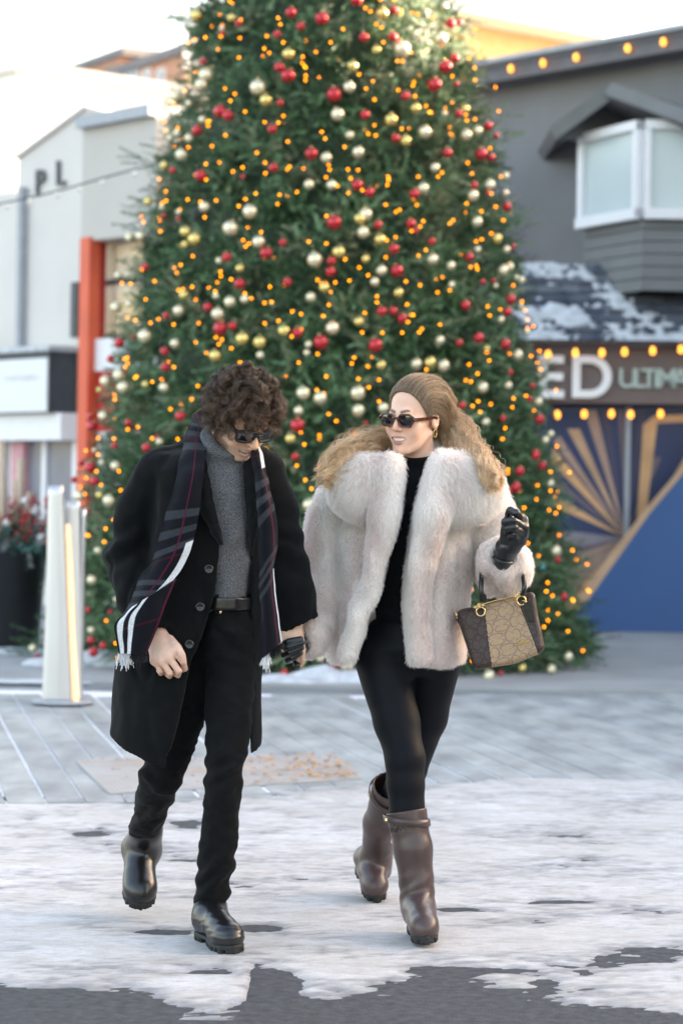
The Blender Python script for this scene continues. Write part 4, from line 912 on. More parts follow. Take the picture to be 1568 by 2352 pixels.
hipF, kneeF, ankF = m_(526, 1450, .0), m_(519, 1765, -.13), m_(484, 2070, -.07)
hipB, kneeB, ankB = m_(470, 1450, .03), m_(368, 1782, .02), m_(331, 1945, .36)
def man_body(Q):
    d = eloft(Q, [lrow(1470, 455, 560, DM + .01, .09), lrow(1380, 440, 570, DM, .095), lrow(1250, 420, 585, DM, .10), lrow(1110, 400, 600, DM, .105), lrow(1060, 430, 565, DM, .08)])
    d = smin(d, chain(Q, [nb0, m_(520, 1000, -.05)], [.055, .05]), .03)
    for a in ([m_(385, 1085), m_(300, 1290, .03), m_(362, 1440, -.12)], [m_(600, 1085), m_(648, 1250, .03), m_(676, 1425, .02)]): d = smin(d, chain(Q, a, [.05, .042, .03]), .03)
    for a in ([hipF, kneeF, ankF], [hipB, kneeB, ankB]): d = smin(d, chain(Q, a, [.060, .040, .024]), .02)
    return d
Vb, Fb = nets(man_body, *bounds([m_(260, 1000, -.2), m_(740, 2100, .45)], .05), .009)
Vm, Fm = cat3([(Vh, Fh), (Vr, Fr), (Vl, Fl), (Vb, Fb)])
def hand_cols(V, base):
    c = np.tile(np.array(base), (len(V), 1)); n_ = fbm(V, 45, 2, 3)[:, None]; return c * (1 + n_ * [[.05, .09, .09]])
hcR = hand_cols(Vr, (.70, .45, .345))
for kp in kn + [f_[0][1] for f_ in fR] + [f_[0][-1] for f_ in fR]: hcR += (np.array([.66, .33, .25]) - hcR) * (np.exp(-((Vr - kp) ** 2).sum(1) / .014 ** 2) * .45)[:, None]
colM = np.concatenate([ch, hcR, hand_cols(Vl, (.66, .42, .32)), np.tile(baseM, (len(Vb), 1))])
mk('body', Vm, Fm, M_skinM, man, True, colM); teeth(man, RM, oM, 1.0, M_teeth)
glasses(man, RM, oM, 1.0, [(-.027, .015), (-.010, .019), (.014, .019), (.034, .016), (.035, .004), (.028, -.017), (.006, -.021), (-.015, -.020), (-.025, -.009)], -.104, M_blackp, .0042)
# grey turtleneck
T_sw = [lrow(1420, 462, 578, DM, .112), lrow(1360, 455, 582, DM, .120), lrow(1250, 440, 592, DM, .128), lrow(1130, 420, 604, DM, .130), lrow(1085, 425, 595, DM, .115), lrow(1055, 440, 575, DM, .09)]
c0_, c1_ = m_(499, 1072, .0), m_(521, 1012, -.055)
ca = unit(c1_ - c0_)
def sweater(Q):
    d = eloft(Q, T_sw); d = smin(d, rcone(Q, c0_, c1_, .080, .066), .03)
    hgt = (Q - c0_) @ ca; d = smax(d, hgt - np.linalg.norm(c1_ - c0_) - .012, .012)
    rad_ = np.linalg.norm(Q - c0_ - hgt[:, None] * ca, axis=1); L_ = np.linalg.norm(c1_ - c0_)
    roll = np.maximum(np.abs(hgt - L_ * .72) - .032, rad_ - .079); d = smin(d, roll, .008)
    return d
def sw_disp(V, N):
    q = proj(V); fold = np.sin((q[:, 1] * .055 + q[:, 0] * .05) + fbm(V, 7, 2, 1) * 2.5); return fold * .0045 * np.clip((q[:, 1] - 1150) / 120, 0, 1) + fbm(V, 14, 2, 4) * .003
sdf_obj('turtleneck', sweater, *bounds([m_(420, 985, -.25), m_(620, 1425, .2)], .04), .0045, M_sweat, man, sw_disp)
# trousers
hemB = m_(333, 1908, .30)
def trousers(Q):
    d = eloft(Q, [lrow(1500, 452, 590, DM + .01, .125), lrow(1430, 450, 588, DM, .125), lrow(1375, 456, 584, DM, .118), lrow(1352, 458, 582, DM, .116)])
    f = chain(Q, [m_(529, 1455, -.01), m_(526, 1600, -.07), kneeF, m_(505, 1900, -.11), m_(497, 1995, -.09), m_(482, 2078, -.075)], [.085, .074, .062, .058, .059, .047])
    b = chain(Q, [m_(478, 1455, .03), m_(425, 1620, .03), kneeB, m_(345, 1870, .2), hemB], [.085, .078, .066, .054, .056])
    d = smin(d, smin(f, b, .02), .04)
    n = unit(m_(490, 1990, -.09) - m_(482, 2078, -.075)); d = smax(d, -((Q - m_(482, 2083, -.075)) @ n), .004)
    n = unit(kneeB - hemB); near = np.linalg.norm(Q - hemB, axis=1) < .13; d = np.where(near, smax(d, -((Q - hemB) @ n), .004), d)
    return d
def tr_disp(V, N):
    q = proj(V); x, y = q[:, 0], q[:, 1]; f = fbm(V * [1, 1, 1.6], 11, 3, 2) * .006
    legF = np.exp(-((x - 515) / 75) ** 2)
    def crease(yc, wd, amp, fr, sl): return amp * np.exp(-((y - yc) / wd) ** 2) * np.sin((y + x * sl) * fr + fbm(V, 9, 2, 6) * 2.0)
    f += crease(1765, 60, .0055, .12, .75) * legF + crease(2020, 55, .007, .13, .8) * legF + crease(1470, 60, .004, .10, -.8) * legF + fbm(V * [1, 1, 2.2], 20, 2, 15) * .0035
    lb = np.exp(-((x - 355) / 60) ** 2) * (y > 1650); f += (crease(1790, 70, .0055, .12, -.9) + crease(1880, 45, .005, .15, .8)) * lb
    return f - .002
sdf_obj('trousers', trousers, *bounds([m_(265, 1345, -.25), m_(620, 2090, .45)], .04), .0055, M_denim, man, tr_disp)
# belt with keeper, rivet
bt = [lrow(1401, 450, 589, DM, .127), lrow(1376, 452, 587, DM, .124)]
zA, zB = m_(520, 1402, -.12)[2], m_(520, 1372, -.12)[2]
def belt(Q):
    d = eloft(Q, [(zA - .1, *bt[0][1:]), (zB + .1, *bt[1][1:])]); d = np.abs(d) - .004; return smax(smax(d, Q[:, 2] - zB, .003), zA - Q[:, 2], .003)
bl_, _, _ = sdf_obj('belt', belt, *bounds([m_(430, 1365, -.2), m_(610, 1410, .2)], .03), .004, M_leath, man)
V, F = box8(m_(499, 1388, -.118), [.0055, .004, 0], [0, .004, 0], [0, 0, .030]); mk('belt_loop', V, F, M_denim, bl_, False)
V, F = lathe([(0, .003), (.004, .002), (.005, 0)], 12); V = V[:, [0, 2, 1]] * [1, -1, 1]; mk('rivet', V + m_(506, 1406, -.128), F, M_goldm, bl_)
# boots
def boots(Q_an, heel, toe, top, wf=.046, ra=.045, rt_=.052, fat=1.0):
    """distance of a boot upper and its sole.  heel, toe: sole ground points"""
    fwd = unit(toe - heel); L_ = np.linalg.norm(toe - heel); shin = unit(top - Q_an); upv = unit(shin - fwd * (shin @ fwd)); side = np.cross(fwd, upv)
    Rb = np.stack([side, fwd, upv], 1)
    def upper(Q):
        q = (Q - heel) @ Rb
        d = chain(Q, [heel + upv * .055 + fwd * .035, heel + upv * .062 + fwd * L_ * .45, heel + upv * .045 + fwd * (L_ * .80)], [.040 * fat, .042 * fat, .037 * fat])
        d = smin(d, ell(q, [0, L_ * .78, .040], [wf * .98, L_ * .225, .041 * fat]), .04)
        d = smin(d, rcone(Q, heel + upv * .056 + fwd * L_ * .60, Q_an - upv * .01 + fwd * .012, .034 * fat, ra * .95), .04)
        d = smin(d, chain(Q, [heel + upv * .07 + fwd * .05, Q_an, top], [.046 * fat, ra, rt_]), .035)
        return smax(d, -(q[:, 2] - .022), .004)
    def sole(Q):
        q = (Q - heel) @ Rb; t = np.clip(q[:, 1] / L_, 0, 1)
        w_ = np.interp(t, [0, .12, .45, .75, .92, 1.0], [.034, .040, .036, wf + .004, wf - .006, wf * .45])
        e = np.abs(q[:, 0]) - w_; end = np.maximum(-q[:, 1] - .004, q[:, 1] - L_ - .006)
        r2 = smax(e, end, .03)
        groove = np.where((q[:, 2] < .012) & (np.abs(np.mod(q[:, 1] / .024, 1) - .5) > .32) & (np.abs(q[:, 0]) > w_ - .018), .006, -.01)
        arch = np.where((t > .30) & (t < .46) & (q[:, 2] < .014), .006, -.01)
        d = smax(smax(r2, q[:, 2] - .027, .006), -q[:, 2], .003); return np.maximum(np.maximum(d, groove), arch)
    return upper, sole, Rb
def make_boot(parent, ank, heel, toe, top, mat_, name, h=.0032, disp=None, **k):
    up_, so_, Rb = boots(ank, heel, toe, top, **k); A = [ank, heel, toe, top]
    lo, hi = bounds(A, .085); o, V, F = sdf_obj(name, up_, lo, hi, h, mat_, parent, disp)
    sdf_obj('sole', so_, *bounds([heel, toe], .075), h, M_rubb, o); return o, Rb
hF, tF = G(468, 2153, .006), G(538, 2192, .006)
bd = lambda V, N: fbm(V, 12, 2, 8) * .0010 + 0.0006 * np.sin(proj(V)[:, 1] * .45 + fbm(V, 20, 2, 3) * 2) * np.clip((proj(V)[:, 1] - 2090) / 40, 0, 1)
b1, Rb1 = make_boot(man, m_(482, 2085, -.07), hF, tF, m_(482, 2050, -.075), M_leath, 'boot', ra=.045, rt_=.044, wf=.045, fat=.93, disp=bd)
V, F = box8(m_(456, 2104, -.045), Rb1[:, 1] * .02, Rb1[:, 2] * .03, Rb1[:, 0] * .004); mk('elastic_gore', V, F, M_elast, b1, False)
hB, tB = m_(313, 1985, .46), m_(318, 2080, .20)
tB = hB + unit(tB - hB) * .29
b2_, Rb2 = make_boot(man, ankB, m_(312, 1965, .455), m_(312, 1965, .455) + unit(m_(322, 2078, .23) - m_(312, 1965, .455)) * .285, m_(336, 1905, .28), M_leath, 'boot', ra=.052, rt_=.054, wf=.051, disp=lambda V, N: fbm(V, 12, 2, 8) * .0010)
# coat
T_out = [lrow(1790, 246, 600, DM + .02, .205), lrow(1690, 249, 599, DM + .02, .195), lrow(1527, 264, 602, DM + .02, .18), lrow(1380, 305, 606, DM + .01, .165), lrow(1250, 345, 612, DM, .155), lrow(1130, 345, 622, DM, .155), lrow(1085, 350, 620, DM, .145), lrow(1050, 385, 598, DM, .12), lrow(1030, 430, 560, DM, .10)]
open_poly = [(462, 1030), (472, 1060), (490, 1160), (508, 1248), (501, 1330), (489, 1388), (464, 1460), (433, 1532), (405, 1650), (378, 1768), (380, 1830), (573, 1830), (573, 1720), (576, 1600), (577, 1450), (576, 1300), (568, 1180), (561, 1066), (590, 1000), (470, 990)]
armR = [m_(372, 1085, .0), m_(324, 1180, .03), m_(298, 1285, .03), m_(318, 1370, -.05), m_(358, 1450, -.12)]
armL = [m_(600, 1085, .0), m_(626, 1170, .02), m_(642, 1270, .03), m_(668, 1360, .025), m_(684, 1425, .015)]
wrR, wrL = m_(366, 1466, -.135), m_(688, 1437, .01)
def coat(Q):
    body = eloft(Q, T_out); inner = body + .013
    sh = chain(Q, [m_(378, 1082), m_(470, 1035, .01), m_(540, 1035, .01), m_(598, 1082)], [.062, .05, .05, .058]); body = smin(body, sh, .04)
    q = proj(Q)
    op = poly2(q, open_poly) * sM; opn = np.maximum(op, Q[:, 1] - (DM + .02))
    hem = (.527 + .30 * (Q[:, 1] - 7.2) + np.clip(378 - q[:, 0], 0, 150) * .00027) - Q[:, 2]
    body = smax(smax(smax(body, -inner, .004), -opn, .005), hem, .004)
    # neck opening
    body = smax(body, -rcone(Q, c0_ + ca * -.02, c1_ + ca * .1, .082, .10), .01)
    aR = chain(Q, armR, [.074, .072, .072, .068, .060], .03); aR = smax(aR, ((Q - wrR) @ unit(wrR - armR[3])), .006); aR = smax(aR, -rcone(Q, wrR - unit(wrR - armR[3]) * .03, wrR + unit(wrR - armR[3]) * .05, .046, .05), .004)
    aL = chain(Q, armL, [.076, .070, .070, .067, .062], .03); aL = smax(aL, ((Q - wrL) @ unit(P(700, 1480, DM) - P(655, 1390, DM))), .006); nL = unit(wrL - armL[3]); aL = smax(aL, -rcone(Q, wrL - nL * .04, wrL + nL * .06, .047, .052), .004)
    d = smin(body, aR, .018); return smin(d, aL, .018)
def coat_disp(V, N):
    q = proj(V); x, y = q[:, 0], q[:, 1]; f = fbm(V * [1, 1, .7], 8, 3, 12) * .007 - .006 * np.clip(1 - np.abs(fbm(V * [1, 1, .5], 6, 2, 77)) * 6, 0, 1)
    arm = np.clip((345 - x) / 25, 0, 1) * (y < 1480)
    f += arm * (.008 * np.exp(-((y - 1270) / 70) ** 2) * np.sin((y * .9 + x * .5) * .11 + fbm(V, 6, 2, 1) * 2.2))
    armr = np.clip((x - 615) / 20, 0, 1); f += armr * .006 * np.exp(-((y - 1260) / 80) ** 2) * np.sin((y - x * .4) * .10 + fbm(V, 6, 2, 5) * 2)
    sk = np.clip((y - 1480) / 150, 0, 1) * (x < 460); f += sk * .005 * np.sin(x * .035 + fbm(V, 3, 2, 2) * 1.6)
    return f
co, Vc, Fc = sdf_obj('coat', coat, *bounds([m_(225, 1000, -.26), m_(745, 1800, .26)], .03), .0056, M_bwool, man, coat_disp)
def cloth(name, L, Rr, nr, nc, t, m, parent, D, wave=0.0, colf=None, wf=40.0, bow=.012, seed=0):
    n = len(L); C = []
    for a, b in zip(L, Rr):
        A_, B_ = P(a[0], a[1], D + a[2]), P(b[0], b[1], D + b[2]); C.append([A_, A_ * .67 + B_ * .33 - [0, bow, 0], A_ * .33 + B_ * .67 - [0, bow, 0], B_])
    V, F = sheet(np.array(C), nr, nc); u = np.tile(np.linspace(0, 1, nc), nr); v = np.repeat(np.linspace(0, 1, nr), nc)
    if wave: N = vnormals(V, F); V = V + N * (wave * fbm(V, wf, 2, seed))[:, None]
    N0 = vnormals(V, F)
    if N0[:, 1].mean() > 0: F = F[:, ::-1]
    V2, F2 = thicken(V, F, t, nr, nc); c = None
    if colf is not None: c = colf(u, v); c = np.concatenate([c, c])
    return mk(name, V2, F2, m, parent, True, c)
cloth('lapel', [(448, 1050, -.10), (452, 1120, -.155), (462, 1180, -.170), (486, 1222, -.172), (507, 1250, -.168)], [(470, 1046, -.10), (481, 1110, -.158), (493, 1170, -.170), (503, 1215, -.172), (510, 1252, -.168)], 40, 14, .006, M_bwool, co, DM, .004)
cloth('lapel', [(560, 1064, -.11), (565, 1130, -.15), (571, 1200, -.165), (576, 1270, -.165)], [(588, 1045, -.10), (592, 1130, -.158), (592, 1210, -.168), (579, 1280, -.165)], 40, 14, .006, M_bwool, co, DM, .004)
M_but = mat('horn_button', (.02, .02, .022), .25, var=.3, scale=60)
bvv, bff = lathe([(0, .004), (.008, .004), (.0105, .006), (.0135, .005), (.0145, .0), (0, -.002)], 24); bvv = bvv[:, [0, 2, 1]] * [1, -1, 1]
def surf_front(px, py):
    q = proj(Vc); w_ = np.hypot(q[:, 0] - px, q[:, 1] - py) < 4; return Vc[w_][np.argmin(Vc[w_][:, 1])] if w_.any() else m_(px, py, -.17)
for x, y in ((480, 1307), (460, 1394), (435, 1480)):
    p = surf_front(x, y); pb = P(x, y, p[1] - .003); b_ = mk('button', bvv + pb, bff, M_but, co)
    for sx in (-1, 1):
        for sz_ in (-1, 1): V, F = lathe([(0, .001), (.0013, .001), (.0013, -.001)], 6); mk('thread_hole', V[:, [0, 2, 1]] * [1, -1, 1] + pb + [sx * .0032, -.0042, sz_ * .0032], F, M_rubb, b_)
# scarf
M_scarf = mat('plaid_wool', (.02, .02, .025), .95, attr=True, var=.22, scale=220, bump=.35, bscale=420, sheen=.1, spec=.1)
def plaid(u, v, ln, white_u=None, mag_u=None, bars=(), flip=False):
    """u across, v along; ln metres long"""
    n = len(u); c = np.tile([.0055, .006, .0095], (n, 1)).astype(float); y = v * ln
    def mixc(m, col, k=1.0): c[m] = c[m] * (1 - k) + np.array(col) * k
    for b0 in bars:
        for i in range(3): mixc(np.abs(y - (b0 + i * .045)) < .011, (.034, .039, .047), .85)
    if mag_u is not None: mixc(np.abs(u - mag_u) < .026, (.085, .009, .026), .85)
    for yy in np.arange(.11, ln, .33): mixc(np.abs(y - yy) < .004, (.05, .006, .016), .7)
    if white_u is not None:
        for w0, w1 in white_u: mixc((u > w0) & (u < w1), (.62, .63, .66), .95)
    return c
Lm = [(446, 962, .02), (426, 1000, -.05), (408, 1095, -.165), (383, 1180, -.192), (352, 1283, -.192), (325, 1318, -.185), (303, 1372, -.185), (268, 1432, -.18)]
Rm = [(470, 968, .02), (472, 1010, -.06), (469, 1080, -.18), (458, 1170, -.205), (443, 1245, -.215), (415, 1310, -.218), (362, 1368, -.235), (300, 1418, -.215)]
sc = cloth('scarf', Lm, Rm, 230, 60, .006, M_scarf, man, DM, .006, lambda u, v: np.where((v > .56)[:, None] & (u > .80)[:, None], [[.60, .61, .64]], plaid(u, v, .72, None, .60, (.045, .315, .56))), 14, .016)
cloth('scarf_tail', [(300, 1398, -.235), (268, 1430, -.225), (268, 1462, -.22), (277, 1500, -.215)], [(405, 1330, -.24), (385, 1380, -.245), (362, 1440, -.245), (338, 1502, -.24)], 90, 60, .006, M_scarf, sc, DM, .006, lambda u, v: plaid(u, v, .2, [(.06, .17), (.30, .42)] , .96, ()), 18, .02, 3)
Ls = [(572, 1018, .0), (577, 1042, -.10), (588, 1125, -.172), (592, 1213, -.18), (595, 1301, -.18), (597, 1360, -.18), (602, 1430, -.18), (603, 1512, -.18)]
Rs = [(592, 1010, .0), (601, 1040, -.10), (616, 1107, -.165), (629, 1170, -.17), (636, 1235, -.165), (630, 1301, -.17), (631, 1375, -.172), (648, 1472, -.17)]
cloth('scarf_tail', Ls, Rs, 200, 50, .006, M_scarf, sc, DM, .005, lambda u, v: np.where((v < .22)[:, None] & (u > .72)[:, None] & (u < .95)[:, None], [[.60, .61, .64]], np.where((v > .72)[:, None] & (u > .93)[:, None], [[.6, .61, .64]], plaid(u, v, .68, None, .80, (.19, .42)))), 16, .02, 7)
cloth('scarf_wrap', [(446, 966, .02), (448, 948, .08), (500, 930, .13), (560, 940, .10), (590, 985, .03), (592, 1020, -.02)], [(470, 985, .02), (470, 985, .08), (505, 985, .13), (555, 990, .10), (575, 1010, .03), (572, 1030, -.02)], 60, 20, .006, M_scarf, sc, DM, .004, lambda u, v: plaid(u, v, .5, None, .5, (.1, .3)), 16, -.01)
M_fringe = strand_mat('scarf_fringe', (.55, .56, .58), (.68, .68, .70), .2, .9)
def fringe(p0, p1, n, ln, m, D):
    t = rng.random(n); A_, B_ = P(*p0[:2], D + p0[2]), P(*p1[:2], D + p1[2]); r0 = A_ + (B_ - A_) * t[:, None]; dr = rng.normal(0, .22, (n, 3)) + [0, -.05, -1]; k = np.linspace(0, 1, 5)
    cl = np.floor(t * 6) / 6 + .08; ctr = A_ + (B_ - A_) * cl[:, None]
    pts = r0[:, None] * (1 - .3 * k[None, :, None]) + ctr[:, None] * (.3 * k[None, :, None]) + dr[:, None] * (ln * rng.uniform(.6, 1.1, n))[:, None, None] * k[None, :, None]
    return hair('fringe', pts, .0009, m, sc)
fringe((272, 1499, -.216), (300, 1502, -.225), 150, .035, M_fringe, DM); fringe((604, 1510, -.182), (620, 1500, -.18), 90, .032, M_fringe, DM)
M_fr2 = strand_mat('dark_fringe', (.012, .012, .016), (.02, .02, .024), .3, .9); fringe((303, 1502, -.226), (338, 1504, -.24), 130, .02, M_fr2, DM); fringe((620, 1498, -.18), (650, 1474, -.172), 160, .018, M_fr2, DM)
# curly dark hair
M_hairM = strand_mat('dark_brown_curls', (.014, .008, .0055), (.105, .058, .034), .55, .36, .5)
def curls(nl_, ns_, K, L0, L1):
    out = []; c0 = np.array([0, .014, .034]); rad = np.array([.074, .095, .087]); down = np.array([0, 0, -1.]) @ RM
    while len(out) < nl_:
        n = unit(rng.normal(0, 1, 3)); q = c0 + n * rad
        hl = .066 if q[1] < -.045 else (.066 + (-.05 - .066) * min(1, (q[1] + .045) / .085))
        if q[2] < hl - .012: continue
        nn = unit(n / rad); L_ = rng.uniform(L0, L1); lam = rng.uniform(.040, .075); cr_ = rng.uniform(.009, .016); ph = rng.uniform(0, 6.28); hand_ = rng.choice([-1, 1])
        flow = unit(rng.normal(0, .55, 3) + [0, -.25 if q[1] < .02 else .25, .1]); s = np.linspace(0, 1, K)
        puff = rng.uniform(.008, .030) + .026 * rng.random() ** 4
        ctr = q + nn * (puff * (1 - np.exp(-3 * s)))[:, None] + (flow - nn * (flow @ nn)) * (L_ * .55 * s)[:, None] + down * (L_ * .50 * s ** 1.7)[:, None]
        dd = ctr - c0; el_ = np.sqrt(((dd / (rad * 1.07)) ** 2).sum(1)); ctr = np.where((el_ < 1)[:, None], c0 + dd / el_[:, None], ctr)
        T = np.gradient(ctr, axis=0); T /= np.linalg.norm(T, axis=1)[:, None]; u = np.cross(T, nn + .01); u /= np.linalg.norm(u, axis=1)[:, None]; v = np.cross(T, u)
        for k in range(ns_):
            jp = rng.normal(0, .28); jr = rng.uniform(.6, 1.25); of = rng.normal(0, .0028, 3); lk = rng.uniform(.8, 1.08)
            a = ph + jp + hand_ * 2 * math.pi * s * L_ / lam; env = np.clip(s * 4, 0, 1) * cr_ * jr
            out_ = ctr + (np.cos(a) * env)[:, None] * u + (np.sin(a) * env)[:, None] * v + of + rng.normal(0, .004, 3) * s[:, None]
            out.append(out_) if k == 0 else extra.append(out_)
    return out
extra = []
A_ = curls(430, 32, 22, .055, .095); H = np.array(A_ + extra)
extra = []; A2 = curls(170, 2, 22, .075, .115); H = np.concatenate([H, np.array(A2 + extra)])
H = H @ RM.T + oM
hair('hair', H, np.linspace(.00055, .00028, 22), M_hairM, man)
# scalp under the curls
def scalp(Q):
    q = (Q - oM) @ RM; d = ell(q, [0, .016, .040], [.078, .098, .088]); cut = np.where(q[:, 1] < -.05, .055, .055 + (-.055 - .055) * np.clip((q[:, 1] + .05) / .075, 0, 1)); return smax(d, cut - q[:, 2], .01)
sdf_obj('hair_cap', scalp, *bounds([oM + .14, oM - .14], .0), .004, mat('dark_hair_base', (.012, .008, .006), .7, var=.4, scale=120), man)
# ------------------------------------------------------------------ WOMAN
DW = 7.55
wb = P(930, 2150, 7.5); wb[2] = 0
wom = thing('person', tuple(wb), 'person in cream fur coat, black leggings and tall brown boots, smiling sideways', 'person')
w_ = lambda x, y, d=0.0: P(x, y, DW + d)
sW = DW / FPX
RW = rotm(math.radians(-36), math.radians(7), math.radians(3)); oW = w_(950, 955, -.04); hs = .955
nW = w_(962, 1090, .03)
def wom_head(Q):
    global MALE
    MALE = False; q = ((Q - oW) @ RW) / hs; d = head_f(q, False) * hs
    return smin(d, rcone(Q, nW, to_world([0, .018, -.06], RW, oW, hs), .056, .047), .018)
Vh, Fh = nets(wom_head, *bounds([oW + [.15, .15, .16], oW - [.15, .15, .19], nW], .01), .0021)
baseW = (.82, .50, .37); ch = head_cols(((Vh - oW) @ RW) / hs, False, baseW)
hipWF, knWF, anWF = w_(885, 1490, .0), w_(931, 1770, -.13), w_(958, 2060, -.17)
hipWB, knWB, anWB = w_(985, 1490, .04), w_(930, 1780, .18), w_(862, 2005, .52)
def wom_body(Q):
    d = eloft(Q, [lrow(1500, 860, 1010, DW, .085), lrow(1380, 880, 1000, DW, .075), lrow(1250, 870, 1020, DW, .085), lrow(1120, 850, 1050, DW, .09), lrow(1085, 890, 1020, DW, .07)])
    for a in ([w_(850, 1115), w_(728, 1300, .02), w_(714, 1455, -.10)], [w_(1060, 1115), w_(1145, 1325, .02), w_(1157, 1275, -.20)]): d = smin(d, chain(Q, a, [.045, .036, .026]), .03)
    for a in ([hipWF, knWF, anWF], [hipWB, knWB, anWB]): d = smin(d, chain(Q, a, [.058, .036, .022]), .02)
    return smin(d, rcone(Q, nW, oW, .05, .05), .03)
Vb, Fb = nets(wom_body, *bounds([w_(650, 950, -.25), w_(1220, 2080, .6)], .04), .009)
Vm, Fm = cat3([(Vh, Fh), (Vb, Fb)]); mk('body', Vm, Fm, M_skinW, wom, True, np.concatenate([ch, np.tile(baseW, (len(Vb), 1))])); teeth(wom, RW, oW, hs, M_teeth)
glasses(wom, RW, oW, hs, [(-.026, .005), (-.016, .0165), (.017, .0175), (.031, .008), (.0315, -.002), (.019, -.020), (-.010, -.021), (-.022, -.010)], -.103, M_tort, .0036, zc=-.004)
ear = to_world([.076, .010, -.042], RW, oW, hs); th_ = np.linspace(0, 2 * math.pi, 17)[:-1]
V, F = tube(ear + np.stack([np.sin(th_) * .005, np.sin(th_) * .004, -.012 - np.cos(th_) * .012], 1), .0013, 6, True); mk('earring', V, F[0], M_goldm, wom)
# black turtleneck and leggings
M_bknit = mat('black_knit', (.006, .0065, .0075), .9, var=.2, scale=60, bump=.2, bscale=400, sheen=.02, spec=.10)
M_legg = mat('black_leggings', (.0024, .0036, .0064), .60, var=.15, scale=10, spec=.16)
cw0, cw1 = w_(964, 1095, .02), w_(962, 1048, .0); cwa = unit(cw1 - cw0)
def top_f(Q):
    d = eloft(Q, [lrow(1450, 862, 1012, DW, .092), lrow(1380, 862, 1010, DW, .092), lrow(1250, 858, 1028, DW, .10), lrow(1160, 850, 1050, DW, .112), lrow(1110, 860, 1050, DW, .09), lrow(1085, 890, 1030, DW, .075)])
    c = rcone(Q, cw0, cw1, .066, .058); hgt = (Q - cw0) @ cwa; c = smax(c, hgt - np.linalg.norm(cw1 - cw0) - .008, .01); return smin(d, c, .03)
sdf_obj('turtleneck', top_f, *bounds([w_(830, 1030, -.2), w_(1060, 1540, .15)], .03), .005, M_bknit, wom, lambda V, N: fbm(V, 12, 2, 1) * .003)
def legg(Q):
    d = eloft(Q, [lrow(1550, 850, 1028, DW + .01, .08), lrow(1515, 836, 1042, DW + .01, .115), lrow(1490, 832, 1045, DW + .01, .125), lrow(1420, 850, 1025, DW + .01, .11)])
    f = chain(Q, [w_(876, 1515, -.01), w_(910, 1656, -.07), w_(930, 1744, -.12), w_(931, 1800, -.13), w_(934, 1880, -.14)], [.086, .069, .0585, .055, .057], .02)
    b = chain(Q, [w_(996, 1515, .03), w_(972, 1645, .08), w_(935, 1770, .17), w_(905, 1850, .28)], [.088, .074, .058, .05], .02)
    return smin(d, smin(f, b, .015), .03)
sdf_obj('leggings', legg, *bounds([w_(800, 1410, -.25), w_(1075, 1890, .35)], .04), .005, M_legg, wom, lambda V, N: fbm(V, 10, 2, 3) * .0018)
# tall brown boots
M_brown = mat('brown_leather', (.060, .036, .034), .36, var=.25, scale=7, bump=.08, bscale=60, spec=.5)
def tall_boot(ank, heel, toe, pts, rs, topn, strap_pt, seed):
    up_, so_, Rb = boots(ank, heel, toe, pts[-2], wf=.038, ra=rs[0], rt_=rs[0], fat=.90)
    tp = pts[-1]
    def f(Q):
        d = smin(up_(Q), chain(Q, [ank] + list(pts), rs, .02), .03); d = smax(d, (Q - tp) @ topn, .003)
        hol = rcone(Q, tp - topn * .05, tp + topn * .06, rs[-1] - .008, rs[-1] - .006); return smax(d, -hol, .003)
    def dsp(V, N):
        q = proj(V); a = proj(np.array([ank]))[0]; y = q[:, 1] - a[1]
        cr = np.exp(-((y + 15) / 38) ** 2) * np.sin(y * .17 + (q[:, 0] - a[0]) * .10 + fbm(V, 9, 2, seed) * 2.4) * .0015
        return cr + fbm(V, 7, 2, seed) * .0008
    lo, hi = bounds([ank, heel, toe, *pts], .09); o, V, F = sdf_obj('boot', f, lo, hi, .0036, M_brown, wom, dsp)
    sdf_obj('sole', so_, *bounds([heel, toe], .07), .0034, M_rubb, o)
    # ankle strap round the top
    c = strap_pt; ax = topn; u = unit(np.cross(ax, [0, 1, 0])); v = np.cross(ax, u); t_ = np.linspace(0, 2 * math.pi, 49)[:-1]; r_ = rs[-1] + .0035
    ring = c + np.cos(t_)[:, None] * u * r_ + np.sin(t_)[:, None] * v * r_ + ax * (np.cos(t_ + .4)[:, None] * .018)
    V = np.concatenate([ring + ax * .011 + (ring - c) * .0, ring - ax * .011, ring * 1.0 + ax * .009 + (ring - c) / r_ * .003, ring - ax * .009 + (ring - c) / r_ * .003]); n = 48
    F = [[a * n + i, a * n + (i + 1) % n, b * n + (i + 1) % n, b * n + i] for a, b in ((0, 2), (2, 3), (3, 1)) for i in range(n)]
    s = mk('strap', V, np.array(F), M_brown, o); bi = int(np.argmin(ring[:, 0] + ring[:, 1] * .5)); V, F = box8(ring[bi] + (ring[bi] - c) * .07, u * .003, ax * .004, v * .003); mk('buckle', V, F, M_goldm, s, False)
    return o
hF_, tF_ = G(962, 2138, .012), G(982, 2174, .018)
tall_boot(w_(958, 2068, -.16), hF_, hF_ + unit(tF_ - hF_) * .255, [w_(957, 2025, -.165), w_(948, 1950, -.155), w_(932, 1862, -.14)], [.043, .046, .055, .064], unit(w_(932, 1862, -.14) - w_(944, 1940, -.153)), w_(934, 1884, -.142), 3)
hB_, tB_ = w_(838, 1998, .60), G(864, 2068, .012)
tall_boot(w_(861, 2005, .53), hB_, hB_ + unit(tB_ - hB_) * .25, [w_(865, 1965, .48), w_(873, 1890, .37), w_(897, 1805, .24)], [.042, .045, .052, .060], unit(w_(897, 1805, .24) - w_(876, 1880, .355)), w_(891, 1826, .27), 5)
